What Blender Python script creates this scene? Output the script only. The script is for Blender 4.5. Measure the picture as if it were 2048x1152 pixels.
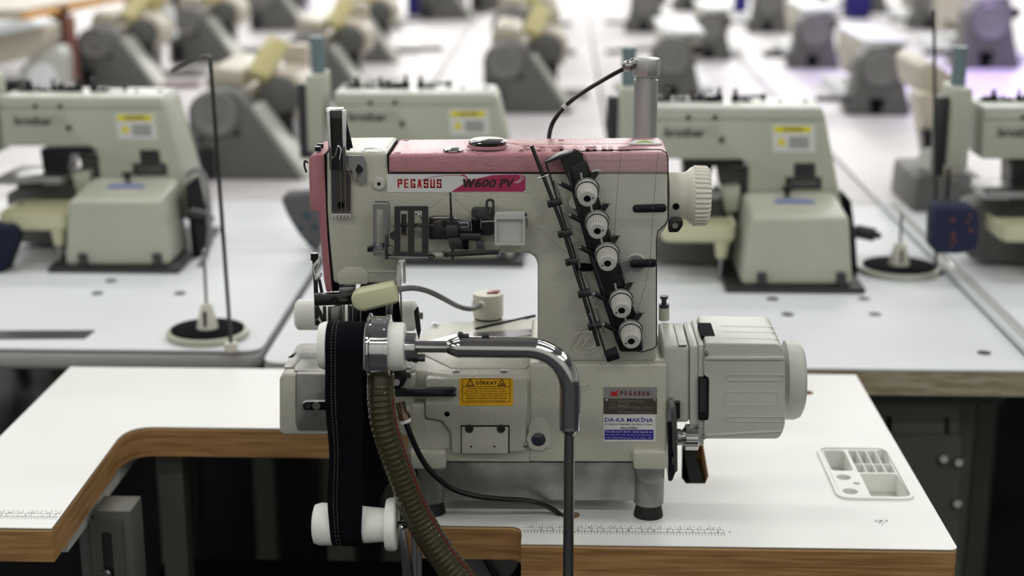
import bpy, bmesh, math, random
from math import sin, cos, tan, atan, pi, radians, sqrt
from mathutils import Vector, Matrix

for _o in list(bpy.data.objects): bpy.data.objects.remove(_o)
SC = bpy.context.scene
COL = SC.collection
random.seed(7)

# ---------------------------------------------------------------- camera
TZ = 0.76                        # height of the sewing tables
FPX = 3080.0
PITCH = atan(819 / FPX)
YAW = atan(106 * cos(PITCH) / FPX)
CAMZ = TZ + 0.647
cd = bpy.data.cameras.new('camera'); cam = bpy.data.objects.new('camera', cd); COL.objects.link(cam)
cam.location = (0, 0, CAMZ)
cam.rotation_euler = (pi / 2 - PITCH, 0, YAW)
cd.sensor_width = 36; cd.lens = FPX / 2048 * 36; cd.clip_start = .05; cd.clip_end = 60
cd.dof.use_dof = True; cd.dof.focus_distance = 1.53; cd.dof.aperture_fstop = 3.5
SC.camera = cam

# ---------------------------------------------------------------- world, lamps, exposure
W = bpy.data.worlds.new('world'); SC.world = W; W.use_nodes = True
W.node_tree.nodes['Background'].inputs[0].default_value = (.75, .8, .9, 1)
W.node_tree.nodes['Background'].inputs[1].default_value = .05
SC.view_settings.view_transform = 'Standard'; SC.view_settings.look = 'None'
SC.view_settings.gamma = 1; SC.view_settings.use_curve_mapping = False
SC.view_settings.exposure = 0.06

LAMPS = []                       # ceiling strip lamps: (x, y)
LPOW = {-2.2: 10, -.8: 15, 1.3: 8, 2.8: 13, 4.6: 13, 6.6: 18, 8.8: 30, 11.0: 58, 13.0: 60}
for _y in LPOW:
    for _x in (-3.6, -1.2, 1.2, 3.6): LAMPS.append((_x, _y))
def area(name, loc, sx, sy, power, col, rot=(0, 0, 0)):
    l = bpy.data.lights.new(name, 'AREA'); l.shape = 'RECTANGLE'; l.size = sx; l.size_y = sy
    l.energy = power; l.color = col
    o = bpy.data.objects.new(name, l); COL.objects.link(o); o.location = loc; o.rotation_euler = rot
    return o
for _i, (_x, _y) in enumerate(LAMPS):
    area('strip_light', (_x, _y, 3.14), 1.3, .16, LPOW[_y], (1, .985, .96))
area('violet_light', (1.6, 5.0, 2.6), .4, .4, 8, (.46, .26, 1)).data.spread = radians(62)

# ---------------------------------------------------------------- pixel geometry helpers
def ray(px, py):
    F = Vector((-sin(YAW) * cos(PITCH), cos(YAW) * cos(PITCH), -sin(PITCH)))
    R = Vector((cos(YAW), sin(YAW), 0)); U = R.cross(F)
    return F + R * ((px - 1024) / FPX) - U * ((py - 576) / FPX)
def at(px, py, Y):
    d = ray(px, py); return Vector((0, 0, CAMZ)) + d * (Y / d.y)
def on(px, py, z=0.0):
    d = ray(px, py); return Vector((0, 0, CAMZ)) + d * ((TZ + z - CAMZ) / d.z)
def L(n, px, py, Y): return (at(px + n, py, Y) - at(px, py, Y)).length
def XZ(pts, Y): return [(v.x, v.z) for v in (at(p[0], p[1], Y) for p in pts)]
def XY(pts, z=0.0): return [(v.x, v.y) for v in (on(p[0], p[1], z) for p in pts)]

# ---------------------------------------------------------------- materials
def lin(c):
    r = []
    for v in c:
        v /= 255
        r.append(v / 12.92 if v <= .04045 else ((v + .055) / 1.055) ** 2.4)
    return (*r, 1)
MATS = {}
def mat(name, col, rough=.5, metal=0, bump=0, bscale=300, vary=0, vscale=8, trans=0, alpha=1, coat=0, emit=0, stretch=None, ior=1.45, col2=None, spec=.5):
    if name in MATS: return MATS[name]
    m = bpy.data.materials.new(name); MATS[name] = m; m.use_nodes = True
    nt = m.node_tree; b = nt.nodes['Principled BSDF']; c = lin(col)
    b.inputs['Base Color'].default_value = c; b.inputs['Roughness'].default_value = rough
    b.inputs['Metallic'].default_value = metal; b.inputs['Transmission Weight'].default_value = trans
    b.inputs['Alpha'].default_value = alpha; b.inputs['Coat Weight'].default_value = coat; b.inputs['IOR'].default_value = ior
    b.inputs['Specular IOR Level'].default_value = spec
    if emit:
        b.inputs['Emission Color'].default_value = c; b.inputs['Emission Strength'].default_value = emit
    tc = nt.nodes.new('ShaderNodeTexCoord'); mp = nt.nodes.new('ShaderNodeMapping')
    nt.links.new(tc.outputs['Object'], mp.inputs[0])
    if stretch: mp.inputs['Scale'].default_value = stretch
    n = nt.nodes.new('ShaderNodeTexNoise'); n.inputs['Scale'].default_value = vscale; n.inputs['Detail'].default_value = 4
    nt.links.new(mp.outputs[0], n.inputs[0])
    r = nt.nodes.new('ShaderNodeValToRGB'); nt.links.new(n.outputs[0], r.inputs[0])
    v = vary or .03; c2 = lin(col2) if col2 else tuple(x * (1 - v) for x in c[:3]) + (1,)
    r.color_ramp.elements[0].color = c2; r.color_ramp.elements[0].position = .35
    r.color_ramp.elements[1].color = tuple(min(1, x * (1 + (0 if col2 else v))) for x in c[:3]) + (1,); r.color_ramp.elements[1].position = .65
    nt.links.new(r.outputs[0], b.inputs['Base Color'])
    if bump:
        n2 = nt.nodes.new('ShaderNodeTexNoise'); n2.inputs['Scale'].default_value = bscale; n2.inputs['Detail'].default_value = 2
        nt.links.new(mp.outputs[0], n2.inputs[0])
        bp = nt.nodes.new('ShaderNodeBump'); bp.inputs['Strength'].default_value = bump; bp.inputs['Distance'].default_value = .001
        nt.links.new(n2.outputs[0], bp.inputs['Height']); nt.links.new(bp.outputs[0], b.inputs['Normal'])
    return m
CREAM = mat('cream_hammer_paint', (184, 184, 171), .27, bump=.5, bscale=420)
CREAM2 = mat('grey_motor_paint', (186, 188, 180), .35, bump=.08, bscale=500)
PINK = mat('pink_hammer_paint', (186, 132, 140), .22, bump=.7, bscale=420)
PINKM = mat('pink_plain_paint', (170, 112, 120), .5)
ALU = mat('cast_aluminium', (150, 150, 146), .42, metal=.85, bump=.15, bscale=200, vary=.25, vscale=30)
CHROME = mat('chrome', (215, 215, 215), .07, metal=1)
STEEL = mat('brushed_steel', (150, 150, 150), .28, metal=1, vary=.1)
DSTEEL = mat('dark_steel', (78, 78, 79), .35, metal=1, vary=.12)
GUN = mat('gunmetal', (70, 70, 72), .4, metal=.8)
BLACK = mat('black_enamel', (16, 16, 18), .3)
BLACKM = mat('black_matt', (12, 12, 14), .85, spec=.12)
RUBBER = mat('black_rubber', (18, 18, 18), .6)
CLOTH = mat('black_fabric', (9, 10, 17), .95, bump=.3, bscale=1500, spec=.15)
WHITEP = mat('white_nylon', (236, 238, 232), .42)
KNOB = mat('ivory_plastic', (192, 192, 186), .45)
WHITE = mat('white_laminate', (236, 237, 234), .38, bump=.04, bscale=900, vary=.015, vscale=3)
def ridged(m, per=.0016, dist=.00012, stren=.5):
    nt = m.node_tree; tc = nt.nodes.new('ShaderNodeTexCoord'); w = nt.nodes.new('ShaderNodeTexWave')
    mp = nt.nodes.new('ShaderNodeMapping'); mp.inputs['Rotation'].default_value = (0, 0, .12)
    w.inputs['Scale'].default_value = .314 / per; nt.links.new(tc.outputs['Object'], mp.inputs[0]); nt.links.new(mp.outputs[0], w.inputs[0])
    b = nt.nodes.new('ShaderNodeBump'); b.inputs['Strength'].default_value = stren; b.inputs['Distance'].default_value = dist
    nt.links.new(w.outputs[1], b.inputs['Height']); nt.links.new(b.outputs[0], nt.nodes['Principled BSDF'].inputs['Normal'])
ridged(WHITE)
WOOD = mat('beech_veneer', (172, 134, 86), .5, vary=.2, vscale=7, stretch=(1.6, 1.6, 34), bump=.05, bscale=60, col2=(132, 96, 56))
DARKEDGE = mat('dark_glue_line', (52, 34, 20), .7)
PALEEDGE = mat('pale_veneer_strip', (196, 158, 110), .5)
ANOD = mat('anodised_aluminium', (176, 178, 178), .4, metal=.7)
FLOORM = mat('dark_floor', (34, 35, 40), .45, vary=.1)
WALLM = mat('wall_paint', (226, 226, 222), .8)
CEILM = mat('ceiling_paint', (190, 190, 190), .9)
OLIVE = mat('olive_ivory_plastic', (205, 208, 170), .4)
BEIGE = mat('beige_plastic', (218, 217, 204), .45)
GCABLE = mat('grey_cable', (118, 120, 122), .5)
BCABLE = mat('black_cable', (14, 14, 15), .28)
YELLOW = mat('yellow_label', (226, 172, 20), .5)
INK = mat('dark_ink', (45, 14, 10), .6)
INKK = mat('black_ink', (36, 36, 40), .6)
RED = mat('red_print', (176, 20, 34), .5)
REDL = mat('dark_red_switch', (130, 12, 16), .3)
MAGENTA = mat('magenta_print', (166, 44, 88), .5)
BLUEP = mat('blue_print', (30, 26, 140), .5)
WHITEL = mat('white_label', (215, 216, 214), .5)
GREYL = mat('silver_label', (132, 133, 132), .5)
BROWNL = mat('brown_label', (66, 58, 50), .5)
GREYTXT = mat('grey_print', (120, 112, 104), .6)
BTN = mat('pale_green_grey_enamel', (176, 180, 164), .38)
BTNTOP = mat('pale_cover_enamel', (200, 206, 196), .35)
TRAYM = mat('cream_green_plastic', (200, 199, 168), .45)
DGREY = mat('dark_grey_enamel', (86, 86, 84), .5)
MGREY = mat('mid_grey_enamel', (96, 96, 94), .5)
BTABLE = mat('background_laminate', (214, 219, 221), .45, vary=.02)
BTEDGE = mat('grey_table_edge', (170, 172, 172), .5)
RAWEDGE = mat('weathered_wood_edge', (176, 170, 150), .7, vary=.2, vscale=20, stretch=(1, 1, 6), col2=(140, 128, 96))
LEGM = mat('olive_grey_leg_paint', (88, 89, 82), .5)
FCREAM = mat('aged_cream_enamel', (186, 178, 162), .4)
YELC = mat('yellow_cream_plastic', (190, 182, 130), .4)
NAVY = mat('navy_fabric', (22, 26, 62), .9)
ROYAL = mat('royal_blue_plastic', (28, 24, 110), .6)
ORANGE = mat('orange_print', (226, 150, 60), .6)
BLUEG = mat('blue_grey_metal', (120, 138, 144), .35, metal=.3)
CLEAR = mat('clear_acrylic', (235, 240, 238), .03, alpha=.1)
FROST = mat('frosted_plastic', (208, 210, 206), .35, alpha=.72)
GARM = mat('grey_garment_fabric', (92, 90, 92), .9)
TEAL = mat('teal_print', (58, 76, 84), .9)
THREAD = mat('pale_thread', (196, 160, 116), .6)
THREADD = mat('dark_thread', (64, 58, 54), .6)
THREADR = mat('pink_thread', (196, 120, 110), .6)
TAN = mat('orange_wood_edge', (214, 158, 84), .5, vary=.1)
RUST = mat('red_brown_post_paint', (138, 92, 82), .6)
HOSE = mat('olive_clear_hose', (128, 124, 84), .08, trans=.82, ior=1.35, coat=.6)
HOSEIN = mat('olive_hose_inner', (34, 31, 19), .5)
HWIRE = mat('hose_wire', (44, 40, 26), .4)
PUCKTXT = mat('grey_lettering', (90, 90, 86), .6)
BRONZE = mat('bronze_fitting', (92, 78, 64), .35, metal=1)

# ---------------------------------------------------------------- mesh builder
def spline(pts, k=6):
    P = [Vector(p) for p in pts]; n = len(P); out = []
    for i in range(n - 1):
        a = P[i - 1] if i else P[0] * 2 - P[1]; b = P[i]; c = P[i + 1]; d = P[i + 2] if i + 2 < n else P[n - 1] * 2 - P[n - 2]
        for j in range(k):
            t = j / k
            out.append(.5 * ((2 * b) + (c - a) * t + (2 * a - 5 * b + 4 * c - d) * t * t + (3 * b - a - 3 * c + d) * t ** 3))
    out.append(P[-1]); return out
def rnd(pts, r, n=4):
    """fillet the corners of a 2D loop; r one number or a list"""
    out = []; m = len(pts)
    for i in range(m):
        p = Vector(pts[i][:2]); a = Vector(pts[i - 1][:2]); b = Vector(pts[(i + 1) % m][:2])
        rr = r[i] if isinstance(r, (list, tuple)) else r
        if rr <= 0: out.append((p.x, p.y)); continue
        u = a - p; v = b - p; lu, lv = u.length, v.length
        if lu < 1e-7 or lv < 1e-7: continue
        u /= lu; v /= lv; t = min(rr, lu * .48, lv * .48)
        for j in range(n + 1):
            s = j / n; q = (p + u * t) * (1 - s) ** 2 + p * 2 * s * (1 - s) + (p + v * t) * s * s
            out.append((q.x, q.y))
    return out
def rect(x0, x1, y0, y1): return [(x0, y0), (x1, y0), (x1, y1), (x0, y1)]
def circ(x, y, r, n=20, ry=None): return [(x + r * cos(2 * pi * i / n), y + (ry or r) * sin(2 * pi * i / n)) for i in range(n)]
class MB:
    def __init__(s): s.bm = bmesh.new()
    def box(s, x0, x1, y0, y1, z0, z1):
        v = [s.bm.verts.new((x, y, z)) for z in (z0, z1) for x, y in ((x0, y0), (x1, y0), (x1, y1), (x0, y1))]
        for f in ((3, 2, 1, 0), (4, 5, 6, 7), (0, 1, 5, 4), (1, 2, 6, 5), (2, 3, 7, 6), (3, 0, 4, 7)): s.bm.faces.new([v[i] for i in f])
        return s
    def obox(s, c, size, rot=None):
        m0 = len(s.bm.verts); x, y, z = [d / 2 for d in size]; s.bm.verts.ensure_lookup_table()
        s.box(-x, x, -y, y, -z, z); s.bm.verts.ensure_lookup_table()
        M = Matrix.Translation(Vector(c)) @ (rot.to_4x4() if rot else Matrix())
        for v in list(s.bm.verts)[m0:]: v.co = M @ v.co
        return s
    def bar(s, a, b, w, t, up=(0, -1, 0)):
        """flat bar from a to b; w across, t along 'up'"""
        a, b = Vector(a), Vector(b); d = (b - a); l = d.length; d.normalize(); u = Vector(up); u = (u - d * u.dot(d)).normalized(); w_ = d.cross(u)
        return s.obox((a + b) / 2, (l, w, t), Matrix((d, w_, u)).transposed())
    def prism(s, loops, ax, a0, a1):
        if not isinstance(loops[0][0], (tuple, list)): loops = [loops]
        def mk(p, a):
            return {'y': (p[0], a, p[1]), 'z': (p[0], p[1], a), 'x': (a, p[0], p[1])}[ax]
        bm = s.bm; rings = []
        for a in (a0, a1): rings.append([[bm.verts.new(mk(p, a)) for p in lp] for lp in loops])
        if len(loops) == 1:
            bm.faces.new(rings[0][0]); bm.faces.new(list(reversed(rings[1][0])))
        else:
            from mathutils.geometry import delaunay_2d_cdt
            vs = []; es = []; idx = []
            for li, lp in enumerate(loops):
                b0 = len(vs)
                for i, p in enumerate(lp): vs.append(Vector((p[0] * 100, p[1] * 100))); idx.append((li, i)); es.append((b0 + i, b0 + (i + 1) % len(lp)))
            r = delaunay_2d_cdt(vs, es, [], 0, 1e-6, True)
            def inside(p, lp):
                c = False; n = len(lp)
                for i in range(n):
                    x1, y1, x2, y2 = lp[i][0] * 100, lp[i][1] * 100, lp[(i + 1) % n][0] * 100, lp[(i + 1) % n][1] * 100
                    if (y1 > p.y) != (y2 > p.y) and p.x < (x2 - x1) * (p.y - y1) / (y2 - y1) + x1: c = not c
                return c
            for f in r[2]:
                cc = sum((r[0][k] for k in f), Vector((0, 0))) / len(f)
                if not inside(cc, loops[0]) or any(inside(cc, h) for h in loops[1:]): continue
                q = [idx[r[3][k][0]] for k in f if r[3][k]]
                if len(q) < 3: continue
                try: bm.faces.new([rings[0][a][b] for a, b in q]); bm.faces.new([rings[1][a][b] for a, b in reversed(q)])
                except ValueError: pass
        for li, lp in enumerate(loops):
            n = len(lp)
            for i in range(n):
                a, b = rings[0][li][i], rings[0][li][(i + 1) % n]; c, d = rings[1][li][(i + 1) % n], rings[1][li][i]
                bm.faces.new((b, a, d, c))
        return s
    def lathe(s, prof, o, ax, n=32, knurl=None):
        """prof: (distance along axis, radius); knurl(i, angle) scales radius"""
        o = Vector(o); ax = Vector(ax).normalized()
        u = ax.orthogonal().normalized() if abs(ax.z) > .9 else ax.cross(Vector((0, 0, 1))).normalized(); w = ax.cross(u)
        R = []
        for i, (t, r) in enumerate(prof):
            if r < 1e-6: R.append([s.bm.verts.new(o + ax * t)]); continue
            row = []
            for k in range(n):
                a = 2 * pi * k / n; rr = r * (knurl(i, k) if knurl else 1)
                row.append(s.bm.verts.new(o + ax * t + (u * cos(a) + w * sin(a)) * rr))
            R.append(row)
        for A, B in zip(R, R[1:]):
            for k in range(n):
                k2 = (k + 1) % n
                if len(A) == 1 and len(B) == 1: continue
                if len(A) == 1: s.bm.faces.new((A[0], B[k2], B[k]))
                elif len(B) == 1: s.bm.faces.new((A[k], A[k2], B[0]))
                else: s.bm.faces.new((A[k], A[k2], B[k2], B[k]))
        if len(R[0]) > 1: s.bm.faces.new(list(reversed(R[0])))
        if len(R[-1]) > 1: s.bm.faces.new(R[-1])
        return s
    def cyl(s, a, b, r, r2=None, n=20, c=0):
        a, b = Vector(a), Vector(b); l = (b - a).length; r2 = r if r2 is None else r2
        p = [(0, r), (l, r2)] if not c else [(0, r - c), (c, r), (l - c, r2), (l, r2 - c)]
        return s.lathe(p, a, b - a, n)
    def sph(s, c, r, n=14, sc=(1, 1, 1)):
        m0 = len(s.bm.verts)
        bmesh.ops.create_uvsphere(s.bm, u_segments=n, v_segments=max(6, n // 2), radius=r, matrix=Matrix.Translation(Vector(c)) @ Matrix.Diagonal((*sc, 1)))
        return s
    def tube(s, pts, r, n=10, k=6, smooth=True):
        P = spline(pts, k) if smooth else [Vector(p) for p in pts]
        m = len(P); T = [(P[min(i + 1, m - 1)] - P[max(i - 1, 0)]).normalized() for i in range(m)]
        u = T[0].orthogonal().normalized(); R = []
        for i in range(m):
            u = (u - T[i] * u.dot(T[i])).normalized(); w = T[i].cross(u)
            rr = r(i / (m - 1)) if callable(r) else r
            R.append([s.bm.verts.new(P[i] + (u * cos(2 * pi * j / n) + w * sin(2 * pi * j / n)) * rr) for j in range(n)])
        for A, B in zip(R, R[1:]):
            for j in range(n): s.bm.faces.new((A[j], A[(j + 1) % n], B[(j + 1) % n], B[j]))
        s.bm.faces.new(list(reversed(R[0]))); s.bm.faces.new(R[-1])
        return s
    def mesh(s, name, mtl, bevel=0, seg=2, ang=32, off=None, sharp=38):
        bm = s.bm; bmesh.ops.recalc_face_normals(bm, faces=bm.faces)
        if bevel:
            es = [e for e in bm.edges if len(e.link_faces) == 2 and e.calc_face_angle(0) > radians(ang)]
            bmesh.ops.bevel(bm, geom=es, offset=bevel, segments=seg, affect='EDGES', profile=.5, clamp_overlap=True)
        me = bpy.data.meshes.new(name); bm.to_mesh(me); bm.free()
        if off is not None: me.transform(Matrix.Translation(-Vector(off)))
        me.materials.append(mtl); me.shade_smooth(); me.set_sharp_from_angle(angle=radians(sharp))
        return me
def tag(o, label=None, cat=None, group=None, kind=None):
    if label: o['label'] = label
    if cat: o['category'] = cat
    if group: o['group'] = group
    if kind: o['kind'] = kind
    return o
def root(name, loc, label, cat, group=None):
    o = bpy.data.objects.new(name, None); COL.objects.link(o); o.location = loc; o.empty_display_size = .02
    o['org'] = tuple(loc); return tag(o, label, cat, group)
def org(o):
    while o.parent: o = o.parent
    return Vector(o.get('org', (0, 0, 0)))
def part(name, mb, mtl, parent, label=None, **kw):
    me = mb.mesh(name, mtl, off=org(parent), **kw); o = bpy.data.objects.new(name, me); COL.objects.link(o); o.parent = parent
    if label: o['label'] = label
    return o
def single(name, mb, mtl, loc, label, cat, group=None, kind=None, **kw):
    me = mb.mesh(name, mtl, off=loc, **kw); o = bpy.data.objects.new(name, me); COL.objects.link(o); o.location = loc
    return tag(o, label, cat, group, kind)
def struct(name, mb, mtl, **kw):
    me = mb.mesh(name, mtl, **kw); o = bpy.data.objects.new(name, me); COL.objects.link(o); o['kind'] = 'structure'; return o
def kids(o): return [c for c in bpy.data.objects if c.parent == o]
def copy_tree(o, parent=None):
    c = o.copy(); COL.objects.link(c); c.parent = parent
    for k in KIDS.get(o.name, []): copy_tree(k, c)
    return c
KIDS = {}
def index_kids():
    KIDS.clear()
    for c in bpy.data.objects:
        if c.parent: KIDS.setdefault(c.parent.name, []).append(c)
def text_mesh(st, w, h, bold=0, shear=0, depth=.0001, space=1):
    cu = bpy.data.curves.new('txt', 'FONT'); cu.body = st; cu.offset = bold; cu.shear = shear; cu.resolution_u = 2; cu.space_character = space
    cu.align_x = 'CENTER'
    to = bpy.data.objects.new('txt', cu); COL.objects.link(to); bpy.context.view_layer.update()
    me = bpy.data.meshes.new_from_object(to.evaluated_get(bpy.context.evaluated_depsgraph_get()))
    bpy.data.objects.remove(to); bpy.data.curves.remove(cu)
    xs = [v.co.x for v in me.vertices]; ys = [v.co.y for v in me.vertices]
    cx, cy = (min(xs) + max(xs)) / 2, (min(ys) + max(ys)) / 2
    ky = h / (max(ys) - min(ys)); kx = w / (max(xs) - min(xs)) if w else ky
    for v in me.vertices: v.co = ((v.co.x - cx) * kx, (v.co.y - cy) * ky, depth)
    return me
def text(name, st, p, w, h, mtl, parent, face='front', bold=0, shear=0, space=1, rot=0):
    me = text_mesh(st, w, h, bold, shear, .00015, space); me.name = name; me.materials.append(mtl)
    M = Matrix.Rotation(pi / 2, 4, 'X') if face == 'front' else Matrix()
    if rot: M = M @ Matrix.Rotation(rot, 4, 'Z')
    me.transform(Matrix.Translation(Vector(p) - org(parent)) @ M)
    o = bpy.data.objects.new(name, me); COL.objects.link(o); o.parent = parent; return o

# heavy condensed block capitals, built from bars on a 3.2 x 6 grid
GLY = {'P': [(0, 0, 1.1, 6), (.9, 5.1, 3.2, 6), (2.1, 3, 3.2, 6), (.9, 2.5, 3.2, 3.4)], 'E': [(0, 0, 1.1, 6), (.9, 0, 3, .9), (.9, 2.6, 2.8, 3.4), (.9, 5.1, 3, 6)],
       'G': [(0, 0, 1.1, 6), (.9, 5.1, 3.2, 6), (.9, 0, 3.2, .9), (2.1, 0, 3.2, 2.9), (1.6, 2.3, 3.2, 3), (2.1, 4.2, 3.2, 6)],
       'S': [(0, 5.1, 3.2, 6), (0, 2.7, 1.1, 6), (0, 2.6, 3.2, 3.5), (2.1, 0, 3.2, 3.4), (0, 0, 3.2, .9), (2.1, 4.2, 3.2, 6), (0, 0, 1.1, 1.8)], 'U': [(0, 0, 1.1, 6), (2.1, 0, 3.2, 6), (0, 0, 3.2, .9)]}
def block_text(name, st, p, w, h, mtl, parent, face='front', gap=1.3, th=.0003):
    W_ = len(st) * 3.2 + (len(st) - 1) * gap; kx = w / W_; ky = h / 6; mb = MB(); p = Vector(p)
    def P2(x, y): return ((p.x + (x - W_ / 2) * kx), (p.z if face == 'front' else p.y) + (y - 3) * ky)
    a0, a1 = (p.y - th, p.y) if face == 'front' else (p.z, p.z + th); ax = 'y' if face == 'front' else 'z'
    for i, ch in enumerate(st):
        o = i * (3.2 + gap)
        if ch == 'A':
            mb.prism([P2(o + x, y) for x, y in ((0, 0), (.9, 6), (2.3, 6), (3.2, 0), (2.15, 0), (1.95, 1.3), (1.25, 1.3), (1.05, 0))], ax, a0, a1)
        else:
            for (x0, y0, x1, y1) in GLY[ch]: mb.prism([P2(o + x0, y0), P2(o + x1, y0), P2(o + x1, y1), P2(o + x0, y1)], ax, a0, a1)
    return part(name, mb, mtl, parent)
# ================================================================ room
struct('floor', MB().box(-8, 8, -3, 14, -.1, 0), FLOORM)
struct('ceiling', MB().box(-8, 8, -3, 14, 3.2, 3.3), CEILM)
struct('wall_back', MB().box(-8, 8, 14, 14.1, 0, 3.2), WALLM)
struct('wall_front', MB().box(-8, 8, -3.1, -3, 0, 3.2), WALLM)
struct('wall_left', MB().box(-8.1, -8, -3, 14, 0, 3.2), WALLM)
struct('wall_right', MB().box(8, 8.1, -3, 14, 0, 3.2), WALLM)

# ================================================================ the front work table
T = root('sewing_table', (0, 1.72, 0), 'white-topped sewing table with beech edge and cut-out, carrying the pink and cream machine', 'table')
XL = -.672
cs = [(XL, 1.4535), tuple(on(103, 1056)[:2])]
arc0, arc1 = on(238, 884), on(310, 853.5)
cs_pts = [(XL, 1.4535), (-.523, 1.4535)]
a = Vector((arc0.x, arc0.y)); b = Vector((arc1.x, arc1.y)); cpt = Vector((-.531, b.y))
a = Vector((-.5285, arc0.y))
for i in range(9):
    t = i / 8; q = a * (1 - t) ** 2 + cpt * 2 * t * (1 - t) + b * t * t; cs_pts.append((q.x, q.y))
NB = b.y
tr = on(815, 1049)
cs_pts += [(tr.x, NB), (tr.x, tr.y)]
s0, s1 = on(1020, 1050), on(1043, 1067)
for i in range(5):
    t = i / 4; A_ = Vector((s0.x, tr.y)); B_ = Vector((-.0385, s1.y)); C_ = Vector((-.0385, tr.y))
    q = A_ * (1 - t) ** 2 + C_ * 2 * t * (1 - t) + B_ * t * t; cs_pts.append((q.x, q.y))
cs_pts += [(-.0385, 1.4315), (.392, 1.4315), (.396, 1.434), (.398, 1.438), (.398, 1.992), (XL, 1.992)]
h1 = on(1140, 1029); h2 = on(1613, 785); hb = XY([(1364, 872), (1404, 872), (1417, 952), (1410, 967), (1372, 967), (1363, 955)])
tray = on(1730, 948)
trayloop = rnd(rect(.304, .3795, 1.561, 1.707), .012)
holes = [circ(h1.x, h1.y, .0105, 20), circ(h2.x, h2.y, .009, 18), hb, trayloop]
part('table_board', MB().prism([cs_pts] + holes, 'z', TZ - .038, TZ - .0044), WOOD, T, 'beech veneered board edge')
top = part('laminate_top', MB().prism([cs_pts] + holes, 'z', TZ - .0011, TZ), WHITE, T, 'white laminate surface')
part('glue_line', MB().prism([[(x, y + .0004) if y < 1.5 else (x, y) for x, y in cs_pts]] + holes, 'z', TZ - .0020, TZ - .0011), DARKEDGE, T)
part('veneer_strip', MB().prism([cs_pts] + holes, 'z', TZ - .0044, TZ - .0020), PALEEDGE, T)
# printed ruler
def rulers():
    IN = .02586; X0 = at(1445.6, 1056, 1.4769).x - 32 * IN
    y_a, y_b, y_c, y_d = [on(1245, p).y for p in (1050.5, 1057.5, 1063.5, 1069)]
    mb = MB(); z = TZ + .00004; w = .00022; e = .00008
    def seg(x0, x1, y0, y1): mb.box(x0, x1, min(y0, y1), max(y0, y1), z - .00003, z + e)
    nums = []
    for (xa, xb, dy) in ((XL + .004, -.5255, .0185), (-.0375, X0 + 32 * IN, 0)):
        seg(xa, xb, y_b + dy - w, y_b + dy + w)
        seg(xa, xb, y_c + dy - w, y_c + dy + w)
        for i in range(0, 32 * 8 + 1):
            x = X0 + i * IN / 8
            if xa <= x <= xb + 1e-4: seg(x - w, x + w, y_d + dy, (y_b if i % 8 == 0 else (y_b + y_c) / 2 if i % 4 == 0 else y_c) + dy)
            if i % 8 == 0 and i and xa < x < xb + 1e-4:
                n = str(i // 8)
                if len(n) == 1: nums.append((n, x - .0055, y_c + dy + .003, .0035))
                else: nums += [(n[0], x - .006, y_c + dy + .003, .0045), (n[1], x + .006, y_c + dy + .003, .0045)]
        for c in range(0, 83):
            x = X0 + c * IN / 2.54
            if xa <= x <= xb + 1e-4:
                seg(x - w, x + w, y_b + dy, y_a + dy)
                d = c % 10
                if d: nums += [(str(d), x - .0028, y_b + dy + .0028, .0032)]; seg(x - .0062, x - .0058, y_a + dy, (y_a + y_b) / 2 + dy + .001)
                elif c: nums += [(str(c // 10), x - .0028, y_b + dy + .0028, .0036), ('0', x + .0028, y_b + dy + .0028, .0036)]
    part('ruler_ticks', mb, INKK, T, 'printed black ruler scale')['kind'] = 'stuff'
    for (n, x, y, h) in nums:
        text('ruler_number', n, (x, y, TZ), None, h, INKK, T, 'top').scale = (1, 1, 1)
rulers()
# ink stain
mb = MB(); random.seed(3)
for i in range(26):
    c = on(1762 + random.gauss(0, 6), 1043 + random.gauss(0, 2.2)); r = random.uniform(.0003, .0011)
    mb.prism(circ(c.x, c.y, r, 6), 'z', TZ - .0001, TZ + .00012)
part('stain', mb, GUN, T, 'small grey stain')
# under-frame of this table
def leg(parent, x, y0, front_px=None):
    m = MB(); m.box(x - .028, x + .028, y0, y0 + .04, .02, TZ - .11); part('leg', m, LEGM, parent, bevel=.002)
mb = MB(); mb.box(-.60, -.535, 1.53, 1.96, TZ - .062, TZ - .038); part('side_rail', mb, CREAM2, T)
def leg_plate(px0, px1, pyt, yy):
    a_ = at(px0, pyt, yy); b_ = at(px1, pyt, yy); x0, x1, zt0 = a_.x, b_.x, a_.z; w = x1 - x0
    sl = rnd([(x0 + w * .34, zt0 - .014), (x0 + w * .66, zt0 - .014), (x0 + w * .66, zt0 - .075), (x0 + w * .34, zt0 - .075)], .0058)
    lg = part('leg', MB().prism([[(x0, zt0), (x1, zt0), (x1, .04), (x0, .04)], sl], 'y', yy, yy + .003), LEGM, T)
    part('leg_tube', MB().box(x0 + .003, x1 + .010, yy + .004, yy + .05, .02, TZ - .045), LEGM, lg, bevel=.002)
    part('slot_liner', MB().box(x0 + w * .34, x1 - w * .34, yy + .0025, yy + .0035, zt0 - .075, zt0 - .014), GUN, lg)
    part('bolt', MB().cyl((x0 + w * .42, yy + .001, zt0 - .066), (x0 + w * .42, yy - .007, zt0 - .066), .0075, n=12, c=.0015), STEEL, lg)
    part('foot_bar', MB().box(x0, x1, 1.47, 1.96, 0, .03), LEGM, T, bevel=.003)
leg_plate(178, 243, 1040, 1.60)
leg_plate(1500, 1565, 1240, 1.72)
part('leg_collar', MB().box(-.548, -.498, 1.607, 1.66, .60, TZ - .062), MGREY, T, bevel=.002)
part('frame_post', MB().box(-.505, -.475, 1.80, 1.83, .04, TZ - .05), LEGM, T)
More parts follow.
